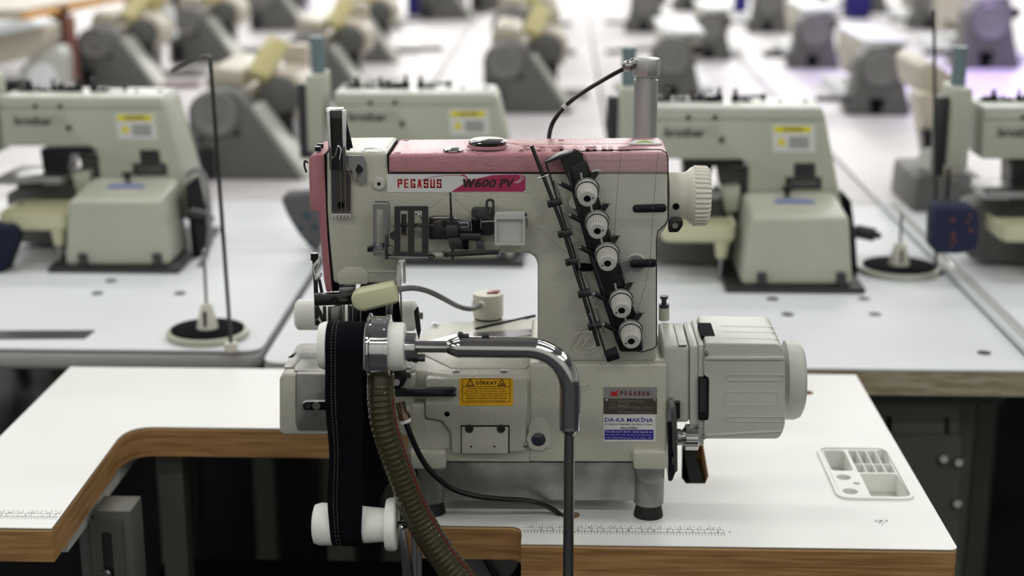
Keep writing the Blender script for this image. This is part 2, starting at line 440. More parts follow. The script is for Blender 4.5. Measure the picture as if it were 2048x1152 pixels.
part('hole_shade_block', MB().prism([(hb[0][0] + .001, hb[0][1] - .002), (hb[0][0] + .0135, hb[0][1] - .002), (hb[0][0] + .0165, hb[4][1] + .001), (hb[0][0] + .001, hb[4][1] + .001)], 'z', TZ - .10, TZ - .012), BLACKM, T)  # black block added under the belt cut-out so the hole reads dark
part('crossbar', MB().box(-.53, .25, 1.86, 1.90, TZ - .30, TZ - .24), BLACKM, T)
part('crossbar', MB().box(-.53, .25, 1.78, 1.82, .2, .25), BLACKM, T)
part('round_bracket', MB().prism(XZ([(985 + 55 * cos(i * pi / 12), 1105 + 62 * sin(i * pi / 12)) for i in range(13)], 1.56), 'y', 1.56, 1.575), MGREY, T, bevel=.001)
# parts tray let into the table
TR = root('parts_tray', (.342, 1.634, TZ), 'white plastic parts tray with small compartments, let into the right of the front table', 'tray')
outer = rnd(rect(.2995, .384, 1.5565, 1.7115), .016, 6)
def cells():
    c = [rnd(rect(.3065, .3315, 1.638, 1.702), .006)]
    xs = [.3355 + i * .0108 for i in range(5)]
    for a_, b_ in zip(xs, xs[1:]):
        c.append(rect(a_, b_ - .0012, 1.6605, 1.702)); c.append(rect(a_, b_ - .0012, 1.6335, 1.659))
    c.append(rnd(rect(.3365, .3775, 1.5625, 1.6305), .003))
    for (x, y, r) in ((.3165, 1.6185, .0082), (.3275, 1.6005, .004), (.3165, 1.5775, .0085)): c.append(circ(x, y, r, 18))
    return c
part('rim', MB().prism([outer, rnd(rect(.3035, .380, 1.5605, 1.7075), .012)], 'z', TZ + .0002, TZ + .0026), WHITEP, TR)
part('tray_body', MB().prism([rnd(rect(.3045, .379, 1.5615, 1.7065), .011)] + cells(), 'z', TZ - .020, TZ + .0012), WHITEP, TR)
part('tray_bottom', MB().prism(rnd(rect(.3045, .379, 1.5615, 1.7065), .011), 'z', TZ - .022, TZ - .020), KNOB, TR)
part('drain_hole', MB().cyl((.3585, 1.578, TZ - .0199), (.3585, 1.578, TZ - .0195), .0042), BLACKM, TR)
# ================================================================ main machine
YF = 1.49
def F(*p): return XZ(p, YF)
def ly(z, y, px, py): return None
M = root('sewing_machine', (-.02, 1.55, TZ), 'pink and cream industrial coverstitch sewing machine with white motor on the front table', 'sewing machine')
# --- body: arm and column
body = F((652, 306), (775, 305), (776, 335), (1337, 335), (1337, 445), (1331, 458), (1314, 480), (1313, 724), (1075, 724), (1075, 530), (1070, 514), (1055, 507), (806, 507), (797, 512), (793, 568), (666, 568), (657, 480), (652, 420))
part('arm_casting', MB().prism(body, 'y', YF, 1.585), CREAM, M, bevel=.004, seg=3)
mb = MB().prism(XZ([(1075, 560), (1313, 560), (1313, 724), (1075, 724)], YF), 'y', 1.58, 1.64)
part('column_rear', mb, CREAM, M, bevel=.004)
# raised panel lines on the head
part('head_recess', MB().prism(rnd(F((676, 568), (674, 548), (690, 534), (728, 534), (736, 548), (736, 568)), .003), 'y', YF - .0012, YF), CREAM, M, bevel=.0008)
part('head_ledge', MB().prism(F((736, 541), (792, 541), (792, 545), (736, 545)), 'y', YF - .001, YF), CREAM, M, bevel=.0004)
# --- pink lid
lid = F((778, 345), (778, 312), (781, 307), (1326, 303), (1337, 309), (1337, 345))
part('top_lid', MB().prism(lid, 'y', YF - .003, 1.575), PINK, M, bevel=.0035, seg=3)
lidz = lid[3][1]
part('lid_gap', MB().prism(F((776, 347.5), (776, 345), (1337.5, 345), (1337.5, 347.5)), 'y', YF - .0005, 1.57), BLACKM, M)
part('lid_gap', MB().prism(F((775.5, 345), (775.5, 306.5), (778, 306.5), (778, 345)), 'y', YF - .0005, 1.57), BLACKM, M)
# --- pink left cover
pk = F((617, 318), (622, 311), (649, 308), (650, 345), (653, 420), (656, 480), (665, 584), (652, 586), (647, 560), (636, 424), (622, 421), (619, 412))
part('side_cover', MB().prism(pk, 'y', YF + .001, 1.575), PINKM, M, bevel=.002)
part('side_gap', MB().prism(F((649, 308), (651.5, 308), (655, 420), (658, 480), (667, 584), (665, 584), (656, 480), (653, 420)), 'y', YF + .0005, 1.57), BLACKM, M)
# --- screws on head top-left, circular plug
zt = F((700, 306))[0][1]
def topz(px, py): return on(px, py, zt - TZ)
for p in ((636, 300), (641, 294)):
    c = topz(*p); part('screw', MB().cyl((c.x, c.y, zt - .001), (c.x, c.y, zt + .0035), .0032, n=12), BLACK, M)
c = topz(746, 303); part('oil_cap', MB().lathe([(0, .0128), (.0012, .0128), (.0012, .0105), (.0004, .009), (.0004, 0)], (c.x, c.y + .006, zt - .0002), (0, 0, 1)), CHROME, M)
# --- lid fittings
def lz(px, py): return on(px, py, lidz - TZ)
c = lz(906, 298); part('lid_button', MB().sph((c.x, c.y, lidz - .001), .0105, 18, (1, .85, .28)), CHROME, M)
c = lz(975, 293); sg = part('oil_sight_window', MB().lathe([(0, .0205), (.0022, .0205), (.0028, .0185)], (c.x, c.y, lidz), (0, 0, 1)), PINK, M)
part('glass', MB().lathe([(0, .0190), (.0035, .0192), (.0052, .016), (.0056, 0)], (c.x, c.y, lidz + .0022), (0, 0, 1)), mat('dark_lens', (30, 34, 28), .05, coat=1), sg)
for p in ((795, 306), (960, 307), (1122, 281), (812, 281)):
    c = lz(*p); part('lid_screw', MB().cyl((c.x, c.y, lidz), (c.x, c.y, lidz + .0008), .0032, n=14), PINKM, M)
c0 = lz(1040, 296); c1 = lz(1258, 296)
block_text('embossed_lettering', 'PEGASUS', ((c0.x + c1.x) / 2, c0.y - .001, lidz - .0002), c1.x - c0.x, .020, PINK, M, 'top', gap=1.9, th=.0009)
c = lz(1290, 287)
part('warning_sticker', MB().prism([(c.x - .017, c.y - .010), (c.x + .017, c.y - .010), (c.x + .010, c.y + .012), (c.x - .010, c.y + .012)], 'z', lidz + .0002, lidz + .0016), WHITEL, M, 'white sticker with green mark')
part('sticker_mark', MB().prism([(c.x - .009, c.y - .004), (c.x + .009, c.y - .004), (c.x, c.y + .008)], 'z', lidz + .0016, lidz + .002), mat('green_print', (130, 170, 40), .5), M)
# --- steel cylinder at the back
YC = 1.63
c = at(1291, 200, YC); r = L(26, 1291, 200, YC)
z0 = at(1291, 300, YC).z - .05; z1 = at(1291, 152, YC).z; z2 = at(1291, 116, YC).z
cy = part('air_cylinder', MB().lathe([(0, r * .93), (z1 - .004 - z0, r * .93), (z1 - .004 - z0, r * .8), (z1 - z0 + .002, r * .8)], (c.x, YC, z0), (0, 0, 1), 36), ANOD, M)
part('cylinder_cap', MB().lathe([(0, r * 1.10), (z2 - z1, r * 1.10)], (c.x, YC, z1), (0, 0, 1), 8), ANOD, cy, bevel=.0015)
part('hose_fitting', MB().cyl(at(1268, 126, YC - .005), at(1252, 134, YC - .01), .0055).sph(at(1256, 132, YC - .01), .0065), STEEL, cy)
part('air_hose', MB().tube([at(1256, 133, YC - .01), at(1215, 155, YC), at(1170, 182, YC), at(1135, 208, YC), at(1112, 235, YC), at(1101, 258, YC), at(1096, 290, YC - .01)], .0024, 10), BCABLE, M)
part('hose_tie', MB().cyl(at(1133, 210, YC), at(1127, 216, YC), .0032), KNOB, M)
# --- handwheel
YH = 1.545
hx = lambda px, py=390: at(px, py, YH)
c0 = hx(1337); s_ = L(1, 1380, 390, YH)
X = lambda px: (px - 1334) * s_
prof = [(0, 48), (X(1371), 47)]
wheel = [(X(1336), 47 * s_), (X(1366), 47 * s_), (X(1372), 49 * s_), (X(1381), 57 * s_), (X(1388), 59 * s_)]
o = at(1334, 391, YH); hub = part('handwheel', MB().lathe(wheel, o, (1, 0, 0), 48), BEIGE, M, bevel=.0006, ang=50)
def kn(i, k): return 1 if i in (0, 5) else (1.0 if k % 4 < 2 else .955)
part('grip_rim', MB().lathe([(X(1383), 55 * s_), (X(1387), 61 * s_), (X(1412), 60 * s_), (X(1418), 55 * s_), (X(1420), 40 * s_), (X(1420), 0)], o, (1, 0, 0), 144, kn), BEIGE, hub, sharp=25)
c = at(1352, 413, YH - 46 * s_); part('set_screw_hole', MB().cyl(c, c + Vector((0, -.0006, 0)), .0034), BLACKM, hub)
part('motor_boss_plate', MB().prism(rnd(XZ([(1337, 440), (1366, 440), (1366, 452), (1356, 465), (1337, 465)], YF + .004), .002), 'y', YF + .004, YF + .02), BLACK, M, bevel=.0008)
c = at(1350, 451, YF + .004); part('screw', MB().cyl(c, c + Vector((0, -.0015, 0)), .0028), STEEL, M)
# --- base and bed
zb = at(950, 751, YF).z; zl = at(1200, 728, YF).z
mb = MB().prism(F((1058, 727), (1334, 727), (1333, 925), (1058, 925)), 'y', YF, 1.66)
part('base_casting', mb, CREAM, M, bevel=.0035, seg=3)
part('base_seam', MB().prism(F((1090, 722), (1331, 722), (1331, 728), (1090, 728)), 'y', YF + .0025, 1.655), CREAM, M, bevel=.001)
bz = zb - TZ
bed = [tuple(on(812, 738, bz)[:2]), tuple(on(899, 751, bz)[:2]), tuple(on(1063, 751, bz)[:2])]
bed = [(v[0], max(v[1], YF)) for v in bed]
bedp = bed + [(bed[2][0] + .012, YF + .028), (.10, YF + .03), (.10, 1.675), (-.12, 1.69), (-.147, 1.67), (bed[0][0], 1.62)]
zlow = at(950, 925, YF).z
part('bed_casting', MB().prism(bedp, 'z', zlow, zb), CREAM, M, bevel=.0025, seg=3)
# raised top covers of the bed
cov = [tuple(on(*p, bz)[:2]) for p in ((838, 706), (905, 738), (1052, 738), (1073, 716), (1073, 640), (952, 640), (842, 700))]
part('bed_cover', MB().prism(cov, 'z', zb - .001, zb + .0012), CREAM, M, bevel=.0005)
part('bed_slot', MB().prism([tuple(on(*p, bz)[:2]) for p in ((948, 658), (1070, 631), (1072, 634), (975, 657), (952, 662))], 'z', zb, zb + .0014), BLACKM, M)
part('needle_plate', MB().prism([tuple(on(*p, bz)[:2]) for p in ((842, 690), (905, 672), (1073, 660), (1073, 672), (980, 684), (860, 700))], 'z', zb + .0008, zb + .0022), STEEL, M)
for p in ((912, 744), (1008, 744), (1064, 724), (1064, 666), (870, 650)):
    c = on(*p, bz); part('screw', MB().lathe([(0, .0036), (.0012, .0036), (.0012, .0016), (.0004, .0014), (.0004, 0)], (c.x, c.y, zb + .001), (0, 0, 1), 16), STEEL, M)
# front recesses and covers of the bed
part('front_cover', MB().prism(rnd(F((905, 754), (1054, 754), (1056, 790), (1052, 840), (1052, 898), (905, 903), (903, 860), (885, 838), (852, 832), (852, 754)), .0025), 'y', YF - .006, YF + .01), CREAM, M, bevel=.0012)
part('corner_facet', MB().prism(rnd(F((1064, 790), (1160, 768), (1182, 768), (1065, 895)), .002), 'y', YF - .0008, YF), CREAM, M, bevel=.0005)
part('lower_left_panel', MB().prism(rnd(F((824, 806), (850, 806), (850, 838), (882, 842), (900, 868), (900, 897), (824, 897)), .002), 'y', YF - .0015, YF + .02), CREAM, M, bevel=.001)
d = part('hinged_cover', MB().prism(F((924.5, 849), (1017, 849), (1017, 901), (924.5, 901)), 'y', YF - .0085, YF - .004), CREAM, M, bevel=.0006)
part('cover_gap', MB().prism(F((922.5, 846.5), (1019.5, 846.5), (1019.5, 902), (922.5, 902)), 'y', YF - .0064, YF - .0055), BLACKM, M)
for p in ((938.5, 857), (1002, 857)):
    c = at(*p, YF - .0085); s1 = part('cap_screw', MB().lathe([(0, .0043), (.0014, .0043), (.0014, .0024), (.0002, .0024), (.0002, 0)], c, (0, -1, 0), 20), GUN, M)
for p in ((942, 893), (989, 893)):
    c = at(*p, YF - .0085); part('pin_hole', MB().cyl(c, c + Vector((0, -.0003, 0)), .0011), INK, M)
for p, rr in (((894, 828), .0028), ):
    c = at(*p, YF - .006); part('bolt_hole', MB().cyl(c, c + Vector((0, -.0003, 0)), rr), BLACKM, M)
c = at(1048, 889, YF - .004); part('cover_hinge', MB().cyl(c, c + Vector((.003, 0, 0)), .0038, n=10), STEEL, M)
# oil gauge niche
ar = F((1057, 896), (1057, 855), (1061, 842), (1069, 835), (1083, 834), (1093, 840), (1100, 856), (1103, 896))
part('gauge_niche', MB().prism(rnd(ar, .001), 'y', YF - .0015, YF), CREAM, M, bevel=.0012)
c = at(1077, 878, YF - .0015)
g = part('oil_gauge', MB().lathe([(0, .0125), (.0015, .0122), (.0015, .0088)], c, (0, -1, 0), 28), CREAM, M)
part('gauge_glass', MB().lathe([(0, .0087), (.0012, .0085), (.0022, .005), (.0024, 0)], c, (0, -1, 0), 28), mat('gauge_glass_dark', (44, 50, 58), .08, coat=1), g)
# mounting pads
for (xa, xb) in ((822, 893), (1264, 1332)):
    pd = part('mounting_pad', MB().prism(F((xa, 897), (xb, 897), (xb, 934), (xa + 3, 934)), 'y', YF - .008, YF + .04), CREAM, M, bevel=.003, seg=3)
    cc = F(((xa + xb) / 2 + 2, 900))[0]; part('bolt_hole', MB().lathe([(0, .006), (.0006, .006)], (cc[0], YF + .007, F((xa, 897))[0][1]), (0, 0, 1), 20), BLACKM, pd)
# base tray
tz = F((1000, 925))[0][1]; tb = at(1000, 1003, YF + .012).z
part('oil_pan', MB().prism(XZ([(842, 924), (1275, 924), (1272, 1003), (846, 1003)], YF + .012), 'y', YF + .012, 1.655), ALU, M, bevel=.003)
part('base_shadow_gap', MB().prism(F((905, 923.6), (1262, 923.6), (1262, 926), (905, 926)), 'y', YF + .003, YF + .02), BLACKM, M)
# feet
for (cx, xw) in ((1298, 30), (864, 27)):
    yc = YF + .018; c = at(cx, 975, yc); rr = L(xw, cx, 975, yc)
    zt_ = F((cx, 936))[0][1]; zr = TZ + .0135
    f = part('foot', MB().cyl((c.x, yc, zr), (c.x, yc, zt_), rr, c=.0015, n=28), ALU, M)
    part('rubber_pad', MB().lathe([(0, rr * .98), (.002, rr * .98), (.0135, rr * .84)], (c.x, yc, TZ), (0, 0, 1), 28), RUBBER, f)
    w_ = rr * .86
    part('cast_flange', MB().prism([(c.x + rr * .95 * cos(pi * i / 14), zt_ - .001 - .018 * sin(pi * i / 14)) for i in range(15)], 'y', yc - rr - .0006, yc - rr * .3), ALU, f, bevel=.0015)
# --- cylinder arm (left)
ca = XZ([(558, 757), (565, 748), (590, 748), (830, 872), (566, 872), (558, 864)], YF); ca[2] = (at(830, 748, YF).x, ca[1][1])
part('cylinder_arm_casting', MB().prism(ca, 'y', YF + .001, 1.60), CREAM, M, bevel=.003, seg=3)
part('steel_front_cover', MB().prism(rnd(XZ([(590, 747), (672, 747), (672, 862), (594, 862), (590, 845)], YF - .002), .003), 'y', YF - .002, YF + .03), ALU, M, bevel=.0018)
ct = ca[1][1]
part('steel_top_plate', MB().prism([tuple(on(*p, ct - TZ)[:2]) for p in ((588, 739), (602, 722), (830, 722), (830, 745), (590, 745))], 'z', ct, ct + .0022), ALU, M, bevel=.0008)
part('steel_slide_plate', MB().prism([tuple(on(*p, ct - TZ)[:2]) for p in ((567, 737), (595, 692), (830, 688), (830, 722), (602, 722), (588, 737))], 'z', ct, ct + .0016), ALU, M, bevel=.0006)
c = on(587, 712, ct - TZ); part('slide_notch', MB().prism([(c.x - .004, c.y - .01), (c.x + .001, c.y - .01), (c.x + .002, c.y + .008)], 'z', ct + .0012, ct + .0020), BLACKM, M)
sl = rnd(XZ([(604, 800), (676, 799), (676, 822), (604, 823)], YF - .002), .0055)
lw = part('lever_slot', MB().prism(sl, 'y', YF - .0035, YF - .0015), CHROME, M, bevel=.0006)
sl2 = rnd(XZ([(607, 803), (676, 802), (676, 819), (607, 819)], YF - .002), .0045)
part('slot_shadow', MB().prism(sl2, 'y', YF - .0038, YF - .0030), BLACKM, lw)
c = at(633, 811, YF - .0038); part('lever_pin', MB().cyl(c, c + Vector((0, -.0012, 0)), .0042), STEEL, lw)
c = at(616, 811, YF - .0038); part('socket_screw', MB().cyl(c, c + Vector((0, -.0012, 0)), .0038, n=6), GUN, lw)
# --- front plates and labels
def panel(name, x0, x1, y0, y1, Y, mtl, th=.0006, r=.001, parent=None, label=None):
    return part(name, MB().prism(rnd(XZ([(x0, y0), (x1, y0), (x1, y1), (x0, y1)], Y), r), 'y', Y - th, Y + .0002), mtl, parent or M, label)
bl = panel('name_plate', 774, 1052, 348, 384, YF, WHITEL, label='white and magenta name plate')
mg = [(903, 383), (925, 369), (950, 358), (985, 350), (1018, 349), (1046, 349), (1051, 352), (1051, 379), (1047, 383)]
part('magenta_field', MB().prism(XZ(mg, YF), 'y', YF - .0009, YF - .0004), MAGENTA, bl)
for pts in ([(845, 362), (880, 352), (930, 350)], [(900, 383), (925, 366), (965, 352), (1010, 349)], [(920, 349), (933, 355), (932, 368)], [(1028, 364), (1042, 355), (1043, 350)], [(1033, 366), (1047, 357), (1048, 351)], [(788, 384), (794, 380), (798, 379)]):
    pass
part('swoosh', MB().tube([at(*p, YF - .0009) for p in ((1028, 366), (1038, 361), (1043, 354), (1039, 350))], .0004, 6).tube([at(*p, YF - .0009) for p in ((1033, 367), (1043, 361), (1048, 354), (1045, 350))], .0004, 6), WHITEL, bl)
part('swoosh', MB().tube([at(*p, YF - .0008) for p in ((838, 363), (860, 355), (890, 351), (930, 350))], .00025, 6).tube([at(*p, YF - .0008) for p in ((922, 350), (930, 352), (934, 358), (931, 368))], .0007, 6), MAGENTA, bl)
def ftext(st, x0, x1, y0, y1, Y, mtl, parent, **kw):
    c = at((x0 + x1) / 2, (y0 + y1) / 2, Y); a = at(x0, y0, Y); b = at(x1, y1, Y)
    return text('lettering', st, (c.x, Y, c.z), (b.x - a.x), abs(a.z - b.z), mtl, parent, **kw)
def fblock(x0, x1, y0, y1, Y, mtl, parent, **kw):
    c = at((x0 + x1) / 2, (y0 + y1) / 2, Y); a = at(x0, y0, Y); b = at(x1, y1, Y); block_text('lettering', 'PEGASUS', c, b.x - a.x, a.z - b.z, mtl, parent, **kw)
fblock(795, 883, 358, 376, YF - .0006, RED, bl)
ftext('600', 949, 992, 357.5, 375, YF - .0011, INKK, bl, bold=.025, shear=.25); ftext('PV', 998, 1029, 357.5, 375, YF - .0011, INKK, bl, bold=.025, shear=.25)
part('lettering', MB().prism(XZ([(926, 357.5), (930.5, 357.5), (931.5, 368), (937, 357.5), (941, 357.5), (941.5, 368), (946, 357.5), (950.5, 357.5), (942, 375), (938, 375), (937, 365), (932, 375), (928, 375)], YF - .0011), 'y', YF - .0013, YF - .0010), INKK, bl)
# DIKKAT label
yl = YF - .0062
dk = panel('warning_label', 919, 1026, 756, 811, yl, YELLOW, label='yellow warning label')
def line(pts, Y, r, mtl, parent, name='printed_line'):
    mb = MB()
    for a, b in zip(pts, pts[1:]): mb.bar(at(*a, Y), at(*b, Y), r * 2, .0003)
    return part(name, mb, mtl, parent)
fr = [(926, 757.5), (1018, 757.5), (1020, 760), (1020, 802), (1018, 804), (927, 804), (925, 802), (925, 759), (926, 757.5)]
line(fr, yl - .0007, .00028, INK, dk); line([(925, 773), (1020, 773)], yl - .0007, .00025, INK, dk)
for cx in (940.5, 1003.5): line([(cx, 758.5), (cx + 7.5, 771), (cx - 7.5, 771), (cx, 758.5)], yl - .0007, .0004, INK, dk, 'warning_triangle')
ftext('!', 939.8, 941.2, 762, 769, yl - .0007, INK, dk, bold=.02)
c = at(1004, 767, yl - .0008); part('hand_symbol', MB().prism(XZ([(1001, 768.5), (1003, 765.5), (1007, 767), (1007, 768.5)], yl), 'y', yl - .0009, yl - .0006), INK, dk)
ftext('DİKKAT', 952, 994, 760, 769.5, yl - .0007, INK, dk, bold=.03, space=1.1)
lines = ['Hareketli parçalar zarar verebilir. Elemani', 'kullanici, diger emniyet ayarlamasi ve bakim', 'isleri esnasinda makinayi çalistirmayin. Makinaya', 'iplik takarken, mekigin ve igne degistirirken', 'makinanin temizlenmesi vb. isler sirasinda', 'Önce motor kapatma anahtarini kapatiniz']
wd = [(934, 1010), (931, 1013), (928, 1017), (932, 1012), (932, 1013), (933, 1011)]
for i, (t, w) in enumerate(zip(lines, wd)): ftext(t, w[0], w[1], 775.6 + i * 4.65, 779.4 + i * 4.65, yl - .0007, INK, dk, bold=.02)
# PEGASUS type plate + dealer sticker
yp = YF
pp = panel('maker_plate', 1207, 1314, 774, 828, yp, GREYL, .0007, .0003, label='silver maker plate')
panel('type_field', 1207.3, 1313.7, 797, 827.5, yp - .0007, BROWNL, .0003, .0001, pp, 'brown type field')
fblock(1241, 1298, 782, 791, yp - .0007, mat('dark_red_print', (96, 22, 30), .5), pp, gap=2.2)
ftext('®', 1300, 1304, 787, 791, yp - .0008, INKK, pp)
hs = [(1219, 791), (1223, 788), (1220, 787), (1224, 784), (1221, 782), (1228, 783), (1231, 784), (1238, 778), (1236, 783), (1233, 787), (1238, 788), (1235, 790), (1233, 793), (1229, 791), (1224, 791)]
part('winged_horse_mark', MB().prism(XZ(hs, yp - .0008), 'y', yp - .0011, yp - .0007), RED, pp)
for (t, x0, x1, y0, y1) in (('TYPE', 1217, 1231, 799.5, 803), ('W662PVM-32x', 1235, 1287, 799, 806), ('SPEC', 1219, 1231, 807, 810.5), ('35x05', 1236, 1258, 807, 813), ('SERIES', 1216, 1231, 813.5, 817), ('ET94/MP3A/UT3J', 1235, 1302, 812.5, 819.5), ('2859xxxxxx x xxxxx', 1234, 1308, 821, 826.5)):
    ftext(t, x0, x1, y0, y1, yp - .0011, GREYTXT, pp, bold=.01)
for px in (1213, 1309): c = at(px, 800, yp - .0009); part('rivet', MB().sph(c, .0013, 10), CHROME, pp)
dp = panel('dealer_sticker', 1207, 1311, 828.5, 883, yp, WHITEL, .0006, .0005, label='white and blue dealer sticker')
panel('blue_field', 1209, 1307, 859.5, 879, yp - .0005, BLUEP, .0003, .0005, dp)
ftext('DA-KA MAKİNA', 1210, 1306, 832.5, 844.5, yp - .0007, BLUEP, dp, bold=.015)
ftext('Konfeksiyon Dikiş Mak. Alım-Satım & Tamir', 1210, 1305, 846.5, 851, yp - .0007, INKK, dp, bold=.02)
ftext('Davut KARLI', 1241, 1276, 853, 858.5, yp - .0007, INKK, dp, bold=.02, shear=.25)
ftext('Tel: 0212 617 48 79 - 0532 232 09 34', 1211, 1304, 861.5, 866, yp - .0009, WHITEL, dp, bold=.01)
ftext('Hürriyet Mh. 372. Sk. No: 4-A 550 Evler', 1211, 1304, 868, 872, yp - .0009, WHITEL, dp)
ftext('www.dakamakina.com. G. O. Paşa - IST', 1211, 1304, 873.5, 878, yp - .0009, WHITEL, dp)
# oval emblem on the column
c = at(1171, 686, YF)
ea, eb = L(30, 1171, 686, YF), L(24, 1171, 686, YF)
part('cast_emblem', MB().prism([circ(c.x, c.z, ea, 32, eb), circ(c.x, c.z, ea * .93, 32, eb * .91)], 'y', YF - .0008, YF), CREAM, M)
part('emblem_strokes', MB().tube([at(*p, YF - .0002) for p in ((1152, 697), (1160, 682), (1164, 678), (1163, 696), (1176, 678), (1178, 680), (1176, 697), (1184, 697), (1192, 690))], .0010, 8, k=4), CREAM, M)
# button stud and left head fittings
c = at(759, 366, YF); st = part('thread_stud', MB().lathe([(0, .0062), (.004, .006), (.0045, .0055)], c, (0, -1, 0), 24), KNOB, M)
part('stud_hole', MB().cyl(c + Vector((0, -.0045, 0)), c + Vector((0, -.0049, 0)), .0017), BLACKM, st)
yb = YF - .006
# upright channel
ch = part('thread_channel', MB().prism(XZ([(653, 222), (657, 219), (658.5, 340), (663, 340), (663, 226), (684, 226), (684, 340), (690, 340), (690, 222), (686, 219), (686, 214), (653, 214)], yb - .004)[0:0] or XZ([(653, 221), (691, 221), (692, 340), (660, 340)], yb - .002), 'y', yb - .0035, yb - .0015), GUN, M, bevel=.0004)
part('channel_flange', MB().prism(XZ([(653, 221), (660, 221), (665, 340), (660, 340)], yb - .01), 'y', yb - .012, yb - .003), CHROME, M, bevel=.0008)
part('channel_flange', MB().prism(XZ([(684, 221), (691, 221), (692, 340), (686, 340)], yb - .01), 'y', yb - .012, yb - .003), CHROME, M, bevel=.0008)
part('channel_slot', MB().prism(XZ([(662, 236), (682, 236), (682, 292), (666, 292)], yb - .004), 'y', yb - .0045, yb - .0034), BLACK, M)
part('channel_end', MB().prism(XZ([(655, 214), (688, 214), (690, 222), (654, 222)], yb + .012), 'y', yb - .002, yb + .013), CHROME, M, bevel=.0005)
part('lever_arm', MB().bar(at(689, 240, yb + .004), at(702, 296, yb + .01), .004, .002).bar(at(690, 232, yb + .006), at(697, 300, yb + .012), .003, .002), GUN, M)
part('channel_hook', MB().tube([at(*p, yb - .006) for p in ((664, 318), (672, 308), (677, 292), (682, 300), (679, 318))], .0012, 8), CHROME, M)
bp_ = part('guide_plate', MB().prism([XZ([(662, 340), (701, 340), (701, 428), (664, 428)], YF - .003), circ(*XZ([(682, 410)], YF - .003)[0], .0037, 14)], 'y', YF - .004, YF - .0028), DSTEEL, M)
part('guide_hole', MB().cyl(at(682, 410, YF - .0028), at(682, 410, YF - .0024), .0042), BLACKM, M)
mb = MB().prism(XZ([(663, 427), (701, 427), (701, 430), (663, 430)], YF - .008), 'y', YF - .009, YF - .003)
for i in range(6):
    mb.prism(XZ([(663 + i * 7, 430), (666 + i * 7, 430), (665.5 + i * 7, 436), (663.5 + i * 7, 436)], YF - .009), 'y', YF - .0095, YF - .0083)
part('thread_comb', mb, CHROME, M)
bk = XZ([(692, 311), (724, 311), (729, 318), (732, 330), (732, 368), (722, 368), (708, 362), (705, 352), (705, 340), (692, 340)], YF - .004)
slot = rnd(XZ([(714, 328), (722, 328), (722, 364), (714, 364)], YF - .004), .002)
part('slotted_bracket', MB().prism([rnd(bk, .001), slot], 'y', YF - .005, YF - .001), STEEL, M)
c = at(719, 339, YF - .005); part('bracket_screw', MB().cyl(c, c + Vector((0, -.003, 0)), .0036, n=16), BLACK, M)
# slotted thread plates
y1 = YF - .02
def slotted(name, outer, holes, Y, th, mtl=DSTEEL): return part(name, MB().prism([rnd(XZ(outer, Y), .0012)] + [rnd(XZ(h, Y), .001) for h in holes], 'y', Y - th, Y), mtl, M)
slotted('slotted_thread_guide', [(746, 408), (776, 408), (776, 512), (746, 512)], [[(753.5, 418), (766, 418), (766, 504), (753.5, 504)]], y1, .0015, STEEL)
part('guide_frame', MB().tube([at(*p, y1 - .002) for p in ((750, 403), (777, 404), (779, 412), (777, 480))], .0009, 8, smooth=False), CHROME, M)
slotted('wide_thread_plate', [(789, 412), (857, 412), (857, 514), (789, 514), (789, 480), (780, 476), (780, 466), (789, 460)], [[(801, 421), (816, 421), (816, 506), (801, 506)], [(829, 421), (844, 421), (844, 506), (829, 506)]], y1 - .006, .0015)
part('plate_shelf', MB().prism(XZ([(772, 511), (858, 513), (858, 517), (790, 519), (775, 518)], y1 - .008), 'y', y1 - .010, y1 + .012), STEEL, M, bevel=.0006)
part('shelf_corner', MB().bar(at(774, 470, y1 - .006), at(774, 517, y1 - .006), .003, .01), GUN, M, bevel=.0008)
for p, rr, mt_ in (((759, 494), .0038, STEEL), ((779, 500), .0042, STEEL), ((741, 498), .0028, BLACK)):
    c = at(*p, y1 - .008); part('clamp_screw', MB().cyl(c + Vector((0, .004, 0)), c + Vector((0, -.002, 0)), rr, n=14, c=.0006), mt_, M)
part('clamp_bolt', MB().cyl(at(735, 498, y1), at(746, 498, y1), .0028, n=12), BLACK, M)
# needle thread take-up group
y2 = YF - .010
part('takeup_base', MB().prism(rnd(XZ([(858, 432), (905, 431), (915, 438), (944, 442), (944, 478), (858, 478)], y2), .002), 'y', y2 - .002, y2), DSTEEL, M, bevel=.0005)
part('takeup_link', MB().tube([at(*p, y2 - .003) for p in ((858, 436), (908, 436), (916, 443), (938, 443), (943, 450), (943, 462))], .0011, 8), STEEL, M)
part('takeup_loop', MB().tube([at(*p, y2 - .004) for p in ((918, 446), (934, 446), (937, 450), (934, 454), (920, 454))], .0010, 8), STEEL, M)
part('post_block', MB().prism(XZ([(892, 451), (912, 450), (917, 455), (917, 473), (892, 473)], y2 - .012), 'y', y2 - .014, y2 - .001), GUN, M, bevel=.0008)
part('needle_post', MB().cyl(at(900.5, 384, y2 - .008), at(903, 450, y2 - .008), .0009, .0014, n=10), DSTEEL, M)
part('post_tip', MB().sph(at(900.5, 384, y2 - .008), .0012, 10), CHROME, M)
part('lower_post', MB().cyl(at(905, 470, y2 - .006), at(905.5, 518, y2 - .006), .0014, n=10), DSTEEL, M)
part('post_clamp', MB().prism(XZ([(897, 473), (925, 473), (925, 498), (900, 496)], y2 - .004), 'y', y2 - .008, y2), DSTEEL, M, bevel=.001)
part('black_insert', MB().prism(XZ([(926, 481), (937, 481), (937, 498), (926, 498)], y2 - .003), 'y', y2 - .006, y2), BLACKM, M)
part('black_insert', MB().prism(XZ([(946, 440), (960, 440), (960, 463), (946, 463)], y2 - .003), 'y', y2 - .006, y2), BLACKM, M)
